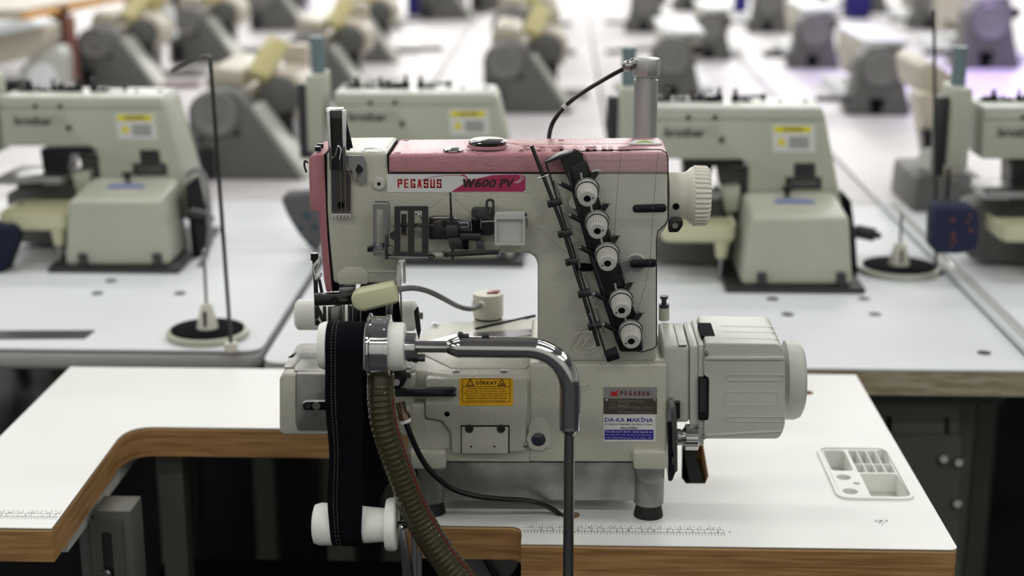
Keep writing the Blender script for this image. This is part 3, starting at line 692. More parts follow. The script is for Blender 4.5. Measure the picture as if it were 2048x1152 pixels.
part('link_arm', MB().prism(XZ([(918, 466), (962, 466), (962, 480), (921, 480)], y2 - .008), 'y', y2 - .010, y2 - .006), DSTEEL, M, bevel=.0006)
part('mount_plate', MB().prism(rnd(XZ([(943, 414), (988, 414), (988, 470), (943, 470)], y2 + .002), .004), 'y', y2, y2 + .003), DSTEEL, M, bevel=.0004)
oo = rnd(XZ([(971, 398), (989, 398), (989, 440), (971, 440)], y2 - .003), .004); ii = rnd(XZ([(976, 402), (984.5, 402), (984.5, 432), (976, 432)], y2 - .003), .002)
part('looped_bracket', MB().prism([oo, ii], 'y', y2 - .004, y2 - .001), GUN, M)
part('eyelet_rod', MB().cyl(at(962, 443.5, y2 - .008), at(1054, 440, y2 - .008), .0011, n=10), STEEL, M)
for p in ((962, 445), (1053.5, 444)): part('thread_eyelet', MB().cyl(at(*p, y2 - .008) + Vector((0, 0, .004)), at(*p, y2 - .008) - Vector((0, 0, .006)), .0011, n=8), CHROME, M)
for p in ((885, 470), (889, 447), (980, 447), (1051, 429)):
    c = at(*p, y2 - .002); part('black_screw', MB().cyl(c, c + Vector((0, -.0025, 0)), .0034 if p[1] != 429 else .0016, n=14), BLACK, M)
part('cup_holder', MB().prism([rnd(XZ([(989, 428), (1050, 427), (1050, 489), (990, 489)], y2 - .014), .0018), rnd(XZ([(993, 437), (1046, 437), (1046, 485), (994, 485)], y2 - .014), .001)], 'y', y2 - .017, y2 - .003), FROST, M)
part('cup_front', MB().prism(rnd(XZ([(991, 434), (1048, 434), (1048, 487), (992, 487)], y2 - .010), .001), 'y', y2 - .012, y2 - .0095), FROST, M, 'frosted plastic needle cooler cup')
tb_ = rnd(XZ([(952, 480), (968, 480), (968, 496), (973, 501), (998, 500), (1000, 508), (887, 514), (886, 505), (948, 502), (953, 496)], y2 - .006), .0008)
part('guard_bar', MB().prism(tb_, 'y', y2 - .008, y2 - .005), DSTEEL, M, bevel=.0005)
part('guard_tab', MB().prism(XZ([(885, 503), (889, 503), (889, 516), (885, 516)], y2 - .008), 'y', y2 - .012, y2 - .005).prism(XZ([(997, 498), (1001, 498), (1001, 510), (997, 510)], y2 - .008), 'y', y2 - .012, y2 - .005), STEEL, M)
part('oval_knob', MB().sph(at(859, 513, y1), .0045, 12, (1.3, 1, .5)), GUN, M)
part('thread_spring', MB().tube([at(*p, y1 + .004) for p in ((830, 428), (838, 430), (843, 437), (845, 442))], .0007, 8), CHROME, M)
part('dark_link', MB().bar(at(800, 450, y1 + .006), at(872, 450, y1 + .006), .006, .003, (0, 0, 1)).bar(at(808, 428, y1 + .005), at(808, 470, y1 + .005), .005, .003), GUN, M, bevel=.0006)
# --- threads
def thread(pts, mtl, r=.00018): return part('thread', MB().tube(pts, r, 5, k=1, smooth=False), mtl, M)
A = lambda px, py, d=0: at(px, py, YF - .012 - d)
thread([A(858, 418), A(900, 386), A(955, 441)], THREADD); thread([A(858, 434), A(900, 411), A(962, 445)], THREAD)
thread([A(858, 449), A(898, 434)], THREAD); thread([A(1054, 444), A(1110, 436)], THREAD, .00022)
thread([A(1066, 448), A(1150, 520)], THREADD, .00012); thread([A(693, 330, -.004), A(746, 465)], THREAD, .00022)
thread([A(680, 300), A(681, 350), A(683, 430), A(683, 560)], THREAD, .0001); thread([A(690, 310), A(691, 430), A(692, 560)], THREAD, .00012)
thread([A(802, 470, .01), A(846, 447, .01)], THREAD, .00012); thread([A(1140, 700, .03), A(1165, 660, .01), A(1182, 655, .01)], THREADD, .00022)
yg = YF - .03
thread([at(1243, 302, yg), at(1238, 340, yg), at(1233, 400, yg), at(1229, 470, yg + .01)], THREADD, .0002)
thread([at(1316, 302, yg), at(1312, 350, yg), at(1306, 430, yg), at(1300, 520, yg), at(1291, 570, yg), at(1275, 622, yg)], THREADD, .0002)
thread([at(1210, 315, yg), at(1210, 345, yg)], THREADR, .0002)
lzp = lambda px, py: lz(px, py) + Vector((0, 0, .001))
thread([lzp(1000, 285), lzp(1040, 292), lzp(1130, 299), at(1160, 306, YF - .004), at(1210, 313, yg), at(1255, 305, yg)], THREADR, .00028)
thread([lzp(950, 283), lzp(985, 286), lzp(1062, 291), lzp(1180, 290), lzp(1270, 289)], THREADR, .00022)
# --- thread tension assembly
yt = YF - .012
spine = [(1120, 316), (1142, 302), (1166, 304), (1166, 318), (1173, 322), (1196, 392), (1210, 440), (1232, 512), (1258, 590), (1278, 645), (1286, 682), (1286, 700), (1262, 702), (1240, 702), (1230, 676), (1204, 596), (1180, 520), (1156, 430), (1138, 362)]
TP = part('tension_bracket', MB().prism(rnd(XZ(spine, yt), .002), 'y', yt - .003, yt + .001), BLACK, M, bevel=.0008)
part('bracket_panel', MB().prism(rnd(XZ([(1141, 334), (1166, 322), (1172, 326), (1184, 365), (1150, 372)], yt - .003), .002), 'y', yt - .0045, yt - .003), BLACK, TP, bevel=.0006)
part('bracket_rib', MB().bar(at(1136, 345, yt - .0032), at(1180, 500, yt - .0032), .0016, .0012).bar(at(1180, 500, yt - .0032), at(1238, 684, yt - .0032), .0016, .0012), GUN, TP, bevel=.0003)
part('bracket_rib', MB().bar(at(1186, 366, yt - .0032), at(1252, 560, yt - .0032), .0014, .0012), GUN, TP, bevel=.0003)
part('bracket_foot', MB().prism(XZ([(1207, 704), (1232, 694), (1240, 715), (1215, 723)], yt - .006), 'y', yt - .010, yt - .002), BLACK, TP, bevel=.0008)
part('top_tab', MB().prism(XZ([(1091, 322), (1120, 308), (1146, 303), (1142, 310), (1120, 316), (1096, 325)], yt - .008), 'y', yt - .012, yt + .006), GUN, TP, bevel=.0006)
part('support_stud', MB().cyl(at(1150, 405, yt), at(1150, 405, YF + .001), .006), CREAM, TP)
for (x, y) in ((1150, 534), ): part('cross_link', MB().prism(rnd(XZ([(1146, 530), (1165, 526), (1190, 529), (1190, 541), (1165, 542), (1148, 540)], yt), .002), 'y', yt - .002, yt + .001), BLACKM, TP)
part('cross_link', MB().prism(rnd(XZ([(1236, 530), (1262, 516), (1268, 530), (1255, 545), (1238, 547)], yt), .002), 'y', yt - .004, yt), BLACK, TP)
part('pivot_disc', MB().cyl(at(1272, 528, YF), at(1272, 528, yt - .002), L(17, 1272, 528, YF), n=28), BLACK, TP)
part('pivot_boss', MB().lathe([(0, L(22, 1272, 528, YF)), (.002, L(20, 1272, 528, YF))], at(1272, 528, YF), (0, -1, 0), 28), CREAM, M)
for (x0, x1, y0, y1_) in ((1265, 1333, 408, 425), (1260, 1313, 518, 535)):
    cl = part('clip_arm', MB().prism(rnd(XZ([(x0, y0 + 1), (x1, y0 - 1), (x1, y1_ - 1), (x0, y1_)], yt - .008), L(8, x0, y0, yt)), 'y', yt - .0095, yt - .008), BLACK, TP, bevel=.0004)
    for xx in (x0 + 10, x0 + 40): c = at(xx, (y0 + y1_) / 2, yt - .0095); part('clip_rivet', MB().sph(c, .0012, 8), DSTEEL, TP)
AX = Vector((0, -cos(.23), -sin(.23)))
discs = [(1174, 379), (1194, 443), (1214, 507), (1242, 600), (1261, 661)]
for i, (px, py) in enumerate(discs):
    yy = yt - .006; c = at(px, py, yy); R_ = .0118
    k = part('tension_dial', MB().lathe([(0, R_ * .95), (.0035, R_ * .95), (.0035, R_), (.0055, R_), (.006, R_ * .88), (.0075, R_ * .88)], c, AX, 32), KNOB, M, 'ivory thread tension dial')
    part('spring_disc', MB().lathe([(0, R_ * 1.03), (.0016, R_ * 1.06), (.0022, R_ * .9)], c - AX * .002, AX, 32), STEEL, k)
    part('dark_washer', MB().lathe([(0, R_ * .96), (.0008, R_ * .96)], c + AX * .0054, AX, 32), BLACKM, k)
    def kk(i_, k_): return (1.0 if k_ % 5 < 3 else .90) if i_ in (1, 2) else 1
    part('grip', MB().lathe([(.0075, R_ * .84), (.009, R_ * .86), (.0205, R_ * .75), (.0215, R_ * .70), (.022, R_ * .62), (.022, R_ * .30), (.018, R_ * .28), (.018, 0)], c, AX, 120, kk), KNOB, k, sharp=24)
    part('centre_hole', MB().cyl(c + AX * .0185, c + AX * .0215, R_ * .285), BLACKM, k)
    part('tiny_hole', MB().cyl(c + AX * .0218 + Vector(((.0055, 0, .001) if i < 2 else (-.0052, 0, -.002))), c + AX * .0223 + Vector(((.0055, 0, .001) if i < 2 else (-.0052, 0, -.002))), .0009, n=10), INKK, k)
    # eyelet arms left and right of each dial
    q0 = at(px - 22, py + 4, yy - .001); q1 = at(px - 54, py - 13, yy - .004)
    part('thread_arm', MB().bar(q0, q1, .0045, .0035), BLACK, TP, bevel=.0008); part('arm_eyelet', MB().sph(q1 + Vector((0, -.001, 0)), .0022, 10), STEEL, TP)
    q2 = at(px + 10, py - 22, yy - .001); q3 = at(px + 19, py - 36, yy - .004)
    part('thread_tab', MB().bar(q2, q3, .006, .002), GUN, TP, bevel=.0006); part('tab_eyelet', MB().tube([q3 + Vector((-.004, -.002, 0)), q3 + Vector((0, -.003, .0015)), q3 + Vector((.004, -.002, 0))], .0009, 8), STEEL, TP)
    part('tension_pin', MB().cyl(at(px - 10, py - 20, yy - .004), at(px - 13, py - 34, yy - .004), .0016, n=10), CHROME, TP)
# inclined thread guide rods
rA = [(1063, 291), (1105, 405), (1128, 467), (1143, 520), (1178, 625), (1196, 672)]
yr = yt - .008
part('guide_rod', MB().cyl(at(1063, 291, yr), at(1122, 445, yr), .0019, n=10).cyl(at(1122, 445, yr), at(1197, 692, yr), .0019, n=10), DSTEEL, TP)
part('guide_rod', MB().cyl(at(1091, 322, yr - .002), at(1140, 480, yr - .002), .0011, n=10).cyl(at(1140, 480, yr - .002), at(1214, 716, yr - .002), .0011, n=10), GUN, TP)
part('rod_crosspiece', MB().cyl(at(1075, 357, yr - .002), at(1098, 350, yr - .002), .0008, n=8), STEEL, TP)
for (x, y) in ((1106, 406), (1127, 467), (1142, 523), (1167, 587), (1187, 652)):
    cb = part('rod_clamp', MB().bar(at(x - 11, y + 3, yr - .002), at(x + 16, y - 4, yr - .002), .0065, .006), DSTEEL, TP, bevel=.0006)
    c = at(x - 4, y + 2, yr - .0052); part('clamp_screw', MB().cyl(c, c + Vector((0, -.0012, 0)), .0018, n=10), BLACK, cb)
for (x0, y0, x1, y1_) in ((1108, 362, 1126, 408), (1130, 424, 1147, 470), (1146, 486, 1160, 535), (1170, 548, 1188, 598), (1180, 628, 1196, 668), (1193, 616, 1208, 665)):
    part('guide_pin', MB().cyl(at(x0, y0, yr - .004), at(x1, y1_, yr - .004), .0011, n=8).sph(at(x0, y0, yr - .004), .0013, 8), STEEL, TP)
# clear thread guard with dark rim
rim = [(1093, 322), (1146, 303), (1290, 299), (1322, 299), (1333, 306), (1336, 320), (1336, 438), (1330, 450), (1316, 462), (1313, 480), (1313, 690), (1308, 697), (1283, 704), (1272, 702)]
yg2 = yt - .0055
part('guard_rim', MB().tube([at(p[0], p[1], yg2) for p in rim], .0006, 6, k=1, smooth=False), BLACK, TP)
part('clear_guard', MB().prism(XZ([(1170, 306), (1290, 300), (1322, 300), (1333, 307), (1336, 320), (1336, 438), (1316, 462), (1313, 480), (1313, 690), (1285, 702), (1275, 640), (1225, 480)], yg2), 'y', yg2 - .0002, yg2 + .0010), CLEAR, TP, 'clear acrylic thread guard')
mb = MB().prism([tuple(v[:2]) for v in (lzp(1150, 301), lzp(1330, 299), lzp(1330, 295), lzp(1150, 297))], 'z', lidz + .001, lidz + .0016)
# --- presser and needle area under the head
yh = YF + .012
part('presser_bar_bracket', MB().prism(rnd(XZ([(629, 588), (709, 586), (709, 608), (629, 611)], YF - .01), .001), 'y', YF - .012, YF - .004), DSTEEL, M, bevel=.0008)
c = at(668, 600, YF - .012); part('bracket_screw', MB().cyl(c, c + Vector((0, -.002, 0)), .0036), BLACK, M)
text('engraved_number', '32EE', (at(689, 599, YF).x, YF - .0124, at(689, 599, YF - .012).z), .0085, .0032, GREYTXT, M)
part('needle_clamp', MB().prism(XZ([(678, 574), (710, 573), (710, 586), (678, 587)], YF - .002), 'y', YF - .004, YF + .01), STEEL, M, bevel=.0008)
part('needle_bar_end', MB().cyl(at(671, 568, yh), at(671, 580, yh), .005), BLACK, M)
for x in (688, 697, 705): part('needle', MB().cyl(at(x, 608, YF), at(x, 645, YF), .0009, n=8), CHROME, M)
part('presser_foot', MB().prism(XZ([(656, 612), (684, 610), (686, 655), (656, 660)], YF + .002), 'y', YF, YF + .012), STEEL, M, bevel=.001)
part('presser_foot', MB().prism(XZ([(696, 612), (720, 612), (722, 660), (698, 660)], YF + .006), 'y', YF + .004, YF + .014), DSTEEL, M, bevel=.001)
part('guard_finger', MB().bar(at(633, 612, YF - .008), at(652, 652, YF - .008), .004, .002).bar(at(633, 640, YF - .008), at(648, 655, YF - .006), .003, .002).bar(at(649, 612, YF - .008), at(650, 655, YF - .008), .003, .002), DSTEEL, M)
part('head_underside_plate', MB().prism(rnd(XZ([(716, 584), (722, 567), (740, 564), (795, 565), (795, 590), (716, 590)], YF + .004), .002), 'y', YF + .004, YF + .012), GUN, M)
part('side_lever', MB().prism(XZ([(624, 530), (640, 512), (641, 528), (633, 540), (633, 555), (641, 545), (645, 548), (638, 560), (627, 560)], YF + .004), 'y', YF + .002, YF + .006), CHROME, M, bevel=.0006)
part('lever_rod', MB().cyl(at(631, 558, YF + .01), at(634, 650, YF + .01), .0022, n=12).cyl(at(638, 558, YF + .012), at(645, 590, YF + .012), .0016, n=10), GUN, M)
part('thumb_screw', MB().cyl(at(629, 520, YF + .006), at(629, 506, YF + .006), .0040, n=14).cyl(at(630, 528, YF + .006), at(629, 518, YF + .006), .0025), BLACK, M)
part('wire_hook', MB().tube([at(*p, YF + .01) for p in ((616, 326), (610, 322), (609, 332), (613, 345))], .0011, 8), GUN, M)
part('clear_finger_guard', MB().prism(XZ([(795, 528), (800, 524), (805, 560), (799, 590), (792, 560)], YF - .02), 'y', YF - .021, YF - .0195).prism(XZ([(806, 524), (811, 524), (812, 566), (806, 566)], YF + .005), 'y', YF + .004, YF + .0055), FROST, M)
part('guard_wire', MB().cyl(at(801, 560, YF - .015), at(803, 645, YF - .015), .0008, n=8), STEEL, M)
# folded black strip passing under the presser foot
st = single('fabric_strip', MB().prism(XZ([(723, 612), (798, 600), (803, 652), (722, 652)], YF - .006), 'y', YF - .007, YF - .0055).prism([tuple(on(*p, bz)[:2]) for p in ((722, 690), (803, 690), (803, 645), (722, 645))], 'z', zb + .003, zb + .0045), CLOTH, at(760, 640, YF), 'short black fabric strip hanging under the presser foot beside the beige lamp', 'fabric')
part('strip_clip', MB().prism(XZ([(772, 606), (787, 604), (784, 652), (770, 652)], YF - .012), 'y', YF - .0135, YF - .011), STEEL, M, bevel=.0006)
# --- left-over brackets right of roller
part('swing_arm', MB().prism(rnd(XZ([(790, 777), (908, 775), (914, 779), (908, 783), (914, 790), (908, 792), (790, 792)], YF - .012), .0006), 'y', YF - .014, YF - .010), DSTEEL, M, bevel=.0005)
c = at(899, 784, YF - .014); part('arm_screw', MB().cyl(c, c + Vector((0, -.003, 0)), .0032, n=12), BLACK, M)
part('arm_spacer', MB().cyl(c + Vector((0, .004, 0)), (c.x, YF, c.z), .0028, n=10), GUN, M)
part('hinge_block', MB().prism(XZ([(782, 740), (812, 738), (815, 755), (806, 772), (784, 780)], YF - .016), 'y', YF - .020, YF - .004), BLACK, M, bevel=.001)
part('hinge_screw', MB().cyl(at(793, 765, YF - .021), at(793, 765, YF - .026), .0034).cyl(at(812, 745, YF - .010), at(822, 745, YF - .010), .006, n=16), STEEL, M)
part('rear_bracket', MB().prism(rnd(XZ([(828, 622), (836, 612), (838, 622), (842, 660), (838, 680), (833, 660)], YF + .04), .001), 'y', YF + .038, YF + .042), DSTEEL, M)
# adjusting screw behind, right of column
part('adjuster', MB().cyl(at(1328, 640, 1.60), at(1328, 615, 1.60), .0058, n=16), CREAM2, M)
part('adjuster_screw', MB().cyl(at(1328, 615, 1.60), at(1328, 608, 1.60), .0055, n=16).cyl(at(1328, 608, 1.60), at(1328, 597, 1.60), .0028, n=12).cyl(at(1328, 597, 1.60), at(1328, 592, 1.60), .0045, n=12), GUN, M)
# --- motor
MT = root('servo_motor', (.20, 1.56, TZ + .10), 'off-white ribbed electric motor on the right end of the pink machine', 'motor')
ym = YF + .004
def top_back(px, py_front, py_back): z = at(px, py_front, ym).z; return on(px, py_back, z - TZ).y
yb1 = top_back(1350, 693, 642)
part('coupling_housing', MB().prism(XZ([(1326, 692), (1379, 693), (1379, 846), (1326, 846)], ym + .004), 'y', ym + .004, yb1), CREAM2, MT, bevel=.004, seg=3)
part('coupling_flange', MB().prism(XZ([(1379.5, 692), (1397, 692), (1397, 893), (1379.5, 846)], ym + .002), 'y', ym + .002, yb1), CREAM2, MT, bevel=.002)
part('end_flange', MB().prism(XZ([(1397, 690), (1408, 690), (1408, 890), (1400, 893), (1397, 893)], ym), 'y', ym, yb1 + .002), CREAM2, MT, bevel=.002)
part('vent_opening', MB().prism(rnd(XZ([(1396, 752), (1416, 754), (1416, 838), (1396, 838)], ym), .002), 'y', ym - .004, ym + .02), BLACK, MT)
part('fan_core', MB().prism(XZ([(1399, 756), (1412, 757), (1412, 824), (1399, 824)], ym - .004), 'y', ym - .0045, ym), GUN, MT)
cov_ = XZ([(1408, 706), (1412, 686), (1556, 688), (1566, 696), (1570, 715), (1570, 850), (1564, 868), (1556, 878), (1408, 878), (1408, 838), (1417, 836), (1418, 756), (1408, 752)], ym - .004)
part('motor_cover', MB().prism(rnd(cov_, .003), 'y', ym - .004, yb1 + .004), CREAM2, MT, bevel=.010, seg=5, ang=60)
for (y0, y1_) in ((749, 762), (832, 844)):
    part('cover_groove', MB().prism([rnd(XZ([(1451, y0), (1568, y0), (1568, y1_), (1451, y1_)], ym - .004), .0028), rnd(XZ([(1453.5, y0 + 2), (1567, y0 + 2), (1567, y1_ - 2), (1453.5, y1_ - 2)], ym - .004), .0018)], 'y', ym - .0050, ym - .003), CREAM2, MT)
part('label_frame', MB().prism([XZ([(1449, 783), (1556, 783), (1556, 810.5), (1449, 810.5)], ym - .004), XZ([(1450.5, 784.5), (1554.5, 784.5), (1554.5, 809), (1450.5, 809)], ym - .004)], 'y', ym - .0046, ym - .003), CREAM2, MT)
part('cover_ridge', MB().prism(rnd(XZ([(1410, 712), (1568, 712), (1568, 720), (1410, 720)], ym - .004), .002), 'y', ym - .0065, ym), CREAM2, MT, bevel=.0018, seg=3)
part('cover_ridge', MB().prism(rnd(XZ([(1410, 868), (1562, 860), (1562, 864), (1410, 873)], ym - .004), .0012), 'y', ym - .0055, ym), CREAM2, MT, bevel=.001)
zc = cov_[1][1]
for (pa, pb) in ((653, 1440), (664, 1444), (677, 1449)):
    z_ = at(1450, 688, ym - .004).z; a_ = on(pb, pa + .5, z_ - TZ); b_ = on(pb + 105, pa + .5, z_ - TZ)
    part('top_rib', MB().prism(rnd(rect(a_.x, b_.x, a_.y - .0025, a_.y + .0025), .0024), 'z', z_ - .002, z_ + .0008), CREAM2, MT, bevel=.0006)
a_ = on(1392, 682, at(1386, 690, ym).z - TZ)
part('top_vent', MB().prism(rnd(rect(a_.x + .006, a_.x + .020, a_.y + .006, a_.y + .055), .003), 'z', at(1386, 690, ym).z - .002, at(1386, 690, ym).z + .0035), BLACKM, MT)
mp_ = part('serial_plate', MB().prism(rnd([tuple(on(*p, at(1360, 690, ym).z - TZ)[:2]) for p in ((1358, 688), (1374, 688), (1364, 644), (1347, 644))], .001), 'z', at(1360, 692, ym + .004).z, at(1360, 692, ym + .004).z + .0012), ALU, MT)
part('end_cap', MB().lathe([(0, L(80, 1580, 762, 1.56)), (.010, L(80, 1580, 762, 1.56)), (.016, L(75, 1580, 762, 1.56)), (.0195, L(62, 1580, 762, 1.56)), (.021, L(40, 1580, 762, 1.56)), (.0215, 0)], at(1568, 760, 1.562), (1, 0, 0), 48), CREAM2, MT)
for (x, y) in ((1412, 707), (1408, 874)): part('cover_screw', MB().cyl(at(x - 3, y, ym - .006), at(x + 3, y, ym - .006), .0028, n=12, c=.0008), STEEL, MT)
# lever and knurled knob between base and motor
part('pulley_guard', MB().prism(rnd(XZ([(1335, 740), (1345, 742), (1350, 800), (1352, 930), (1343, 955), (1335, 955)], YF + .02), .002), 'y', YF + .01, YF + .09), BLACK, M)
part('lever_plate', MB().prism(rnd(XZ([(1338, 800), (1344, 798), (1352, 812), (1354, 850), (1355, 940), (1350, 945), (1346, 900), (1342, 830)], YF - .002), .001), 'y', YF - .004, YF + .004), STEEL, M, bevel=.0006)
part('lever_nut', MB().cyl(at(1344, 832, YF + .004), at(1350, 832, YF + .004), .006, n=6).cyl(at(1344, 888, YF + .004), at(1352, 888, YF + .004), .006, n=6).cyl(at(1344, 920, YF + .004), at(1352, 920, YF + .004), .0045, n=6), GUN, M)
part('black_block', MB().prism(XZ([(1352, 806), (1360, 806), (1360, 836), (1354, 840)], YF), 'y', YF, YF + .01), BLACK, M)
def kz(i, k): return 1 if k % 4 < 2 else .985
part('knurled_knob', MB().lathe([(0, .0052), (.004, .0105), (.005, .0135), (.017, .0135), (.018, .0125), (.018, 0)], at(1361, 874, YF), (1, 0, 0), 120, kz), CHROME, M, sharp=20)
part('knob_stem', MB().cyl(at(1352, 874, YF), at(1364, 874, YF), .0085, n=20, c=.0015), STEEL, M)
# ================================================================ magnetic work lamp
zt2 = zb + .0012
pc = on(976, 640, zb - TZ); pr = L(30.5, 976, 612, pc.y)
LP = root('work_lamp', (pc.x, pc.y, zt2), 'beige magnetic work lamp with grey cable, standing on the machine bed', 'lamp')
hgt = (at(976, 590, pc.y).z - zb)
pk_ = part('lamp_base', MB().lathe([(.002, pr * .96), (.004, pr), (hgt - .003, pr), (hgt, pr * .96), (hgt, 0)], (pc.x, pc.y + .004, zt2), (0, 0, 1), 40), BEIGE, LP)
part('base_magnet', MB().cyl((pc.x, pc.y + .004, zt2), (pc.x, pc.y + .004, zt2 + .0022), pr * .93), BLACKM, LP)
sw = on(987, 585, zt2 + hgt - TZ); part('switch', MB().prism([(sw.x - .0075, sw.y - .006), (sw.x + .005, sw.y - .006), (sw.x + .0075, sw.y + .006), (sw.x - .005, sw.y + .006)], 'z', zt2 + hgt, zt2 + hgt + .0016), REDL, LP, 'dark red square switch', bevel=.0004)
g0 = at(962, 610, pc.y - pr + .004)
part('cable_gland', MB().lathe([(0, .0055), (.004, .005), (.007, .0042), (.007, 0)], g0 + Vector((.002, .004, 0)), (-.35, -1, -.1), 20), BEIGE, LP)
text('base_lettering', 'V3', (pc.x - pr * .93, pc.y - pr * .32, zt2 + hgt * .6), .005, .010, PUCKTXT, LP)
hd = 1.438
part('cable', MB().tube([at(796, 579, hd), at(825, 576, hd + .02), at(855, 582, hd + .06), at(885, 596, hd + .11), at(915, 612, pc.y - .06), at(940, 618, pc.y - .045), at(957, 613, pc.y - pr - .002), g0 + Vector((-.001, -.002, 0))], .0028, 12), GCABLE, LP)
# lamp head: rounded bar
a0 = at(722, 599, hd); a1 = at(786, 584, hd); d = (a1 - a0).normalized(); upv = Vector((0, -1, 0)); w_ = d.cross(upv)
def headsec(t, hw, ht):
    c = a0 + (a1 - a0) * t
    return [c + w_ * sx * hw + upv * sy * ht for sx, sy in ((-1, -.6), (-.75, -1), (.75, -1), (1, -.6), (1, .5), (.72, 1), (-.72, 1), (-1, .5))]
bm_ = MB(); secs = [(-.27, .004, .003), (-.17, .0088, .006), (0, .0112, .008), (.05, .0114, .0082), (1.0, .0108, .0078), (1.10, .0100, .007), (1.13, .0060, .005), (1.15, .0040, .004)]
rg = [[bm_.bm.verts.new(p) for p in headsec(*s)] for s in secs]
for A_, B_ in zip(rg, rg[1:]):
    for j in range(8): bm_.bm.faces.new((A_[j], A_[(j + 1) % 8], B_[(j + 1) % 8], B_[j]))
bm_.bm.faces.new(rg[0]); bm_.bm.faces.new(rg[-1])
part('lamp_head', bm_, OLIVE, LP, bevel=.0012, seg=3, ang=15, sharp=60)

# ================================================================ rear roller
yR = 1.60
RR = root('rear_roller', at(712, 628, yR), 'white nylon roller behind the needle head, left end sticking out', 'roller')
rr = L(31, 712, 628, yR)
part('roller_sleeve', MB().cyl(at(592, 629, yR), (at(833, 629, yR).x, yR, at(592, 629, yR).z), rr, c=.003, n=36), WHITEP, RR)
part('roller_axle', MB().cyl((at(585, 629, yR).x + .02, yR, at(592, 629, yR).z), (at(846, 629, yR).x, yR, at(592, 629, yR).z), .004), STEEL, RR)

# ================================================================ front puller roller on its chrome stand
yP = 1.372
RS = root('roller_stand', (at(1139, 1100, yP + .01).x, yP + .01, 0), 'bent chrome tube stand holding the front roller, pole running down past the table edge', 'stand')
cz = at(725, 692, yP).z; u = L(1, 725, 692, yP)
XP = lambda px, py=692: at(px, py, yP).x
rl = part('white_roller', MB().lathe([(0, 44 * u), (.004, 48 * u), (XP(805) - XP(640), 48 * u), (XP(810) - XP(640), 45 * u)], (XP(640), yP, cz), (1, 0, 0), 48), WHITEP, RS, 'white nylon roller')
part('steel_ring', MB().lathe([(0, 61 * u), (.0012, 66 * u), (.0030, 66 * u), (.0042, 60 * u), (XP(773) - XP(737), 60 * u), (XP(774) - XP(737), 63 * u), (XP(781) - XP(737), 63 * u), (XP(782) - XP(737), 60 * u), (XP(782) - XP(737), 49 * u), (0, 49 * u)], (XP(737), yP, cz), (1, 0, 0), 56), CHROME, RS, 'polished steel ring', sharp=25)
part('collar', MB().cyl((XP(808), yP, cz), (XP(833), yP, cz), 28 * u, n=36, c=.0008), CHROME, RS)
part('shaft', MB().cyl((XP(830), yP, cz), (XP(900), yP, cz), 12 * u, n=24), CHROME, RS)
xv = at(1139, 880, yP).x; zt3 = cz + .0008
part('tube_cone', MB().lathe([(0, 12 * u), (.0008, 14 * u), (XP(915) - XP(894), 21.5 * u), (XP(920) - XP(894), 22 * u)], (XP(894), yP, cz), (1, 0, 0), 32), CHROME, RS)
bend = [(XP(918), yP, cz), (XP(960), yP, cz), (XP(1010), yP, cz), (XP(1050), yP, cz)]
R0 = xv - XP(1055)
zbend = cz - R0
bend = [(XP(918), yP, cz), (XP(985), yP, cz)]
for i in range(13):
    t = i / 12 * pi / 2; bend.append((xv - R0 + R0 * sin(t), yP, zbend + R0 * cos(t)))
ze = at(1139, 853, yP).z
bend.append((xv, yP, ze))
part('bent_tube', MB().tube([Vector(p) for p in bend], 21.3 * u, 36, k=1, smooth=False), CHROME, RS, sharp=60)
ze2 = at(1139, 868, yP).z
part('tube_cone', MB().lathe([(0, 22 * u), (.002, 22 * u), (ze - ze2, 12.5 * u)], (xv, yP, ze), (0, 0, -1), 32), CHROME, RS)
part('pole', MB().cyl((xv, yP, ze2 + .001), (xv, yP, .02), 11 * u, n=28), STEEL, RS)
part('floor_plate', MB().cyl((xv, yP, 0), (xv, yP, .02), .09, c=.004, n=40), GUN, RS)
part('clamp_block', MB().cyl(at(815, 716, yP - .005), at(850, 716, yP - .005), .0036, n=8).cyl(at(826, 712, yP - .006), at(835, 712, yP - .006), .0062, n=10), GUN, RS)
part('tube_screw', MB().sph(at(921, 669, yP), .003, 10).cyl(at(925, 671, yP), at(938, 671, yP), .0018).cyl(at(963, 671, yP), at(978, 671, yP), .0018), GUN, RS)

# ================================================================ lower roller with bracket
zlw = at(712, 1048, yP).z
LR = root('lower_roller', (XP(712, 1048), yP, zlw), 'white flanged roller low in the table cut-out, inside the black band loop', 'roller')
xl = lambda px: at(px, 1048, yP).x - at(627, 1048, yP).x
part('roller_core', MB().lathe([(0, 30 * u), (.0015, 40 * u), (xl(642), 44 * u), (xl(668), 43 * u), (xl(728), 38 * u), (xl(775), 34 * u)], at(627, 1048, yP), (1, 0, 0), 40), WHITEP, LR)
part('flange', MB().lathe([(0, 52 * u), (.004, 55 * u), (.009, 54 * u), (.0105, 50 * u), (.0105, 0)], (at(773, 1048, yP).x, yP, zlw), (1, 0, 0), 40), WHITEP, LR)
part('axle', MB().cyl((at(790, 1048, yP).x, yP, zlw), (at(815, 1048, yP).x, yP, zlw), 7 * u), BLACK, LR)
part('bracket_plate', MB().prism(XZ([(799, 1050), (806, 1046), (812, 1062), (826, 1160), (806, 1160), (800, 1080)], yP - .004), 'y', yP - .006, yP + .006), STEEL, LR, bevel=.0006)
part('bracket_screw', MB().sph(at(803, 1054, yP - .008), .0032, 12), CHROME, LR)
part('support_rod', MB().cyl(at(828, 1030, 1.46), at(832, 1260, 1.46), .0035, n=16).cyl(at(838, 1100, 1.462), at(842, 1260, 1.462), .003, n=16), CHROME, LR)
part('support_base', MB().box(at(828, 1260, 1.46).x - .02, at(828, 1260, 1.46).x + .05, 1.40, 1.48, at(832, 1262, 1.46).z - .3, at(832, 1262, 1.46).z), GUN, LR)

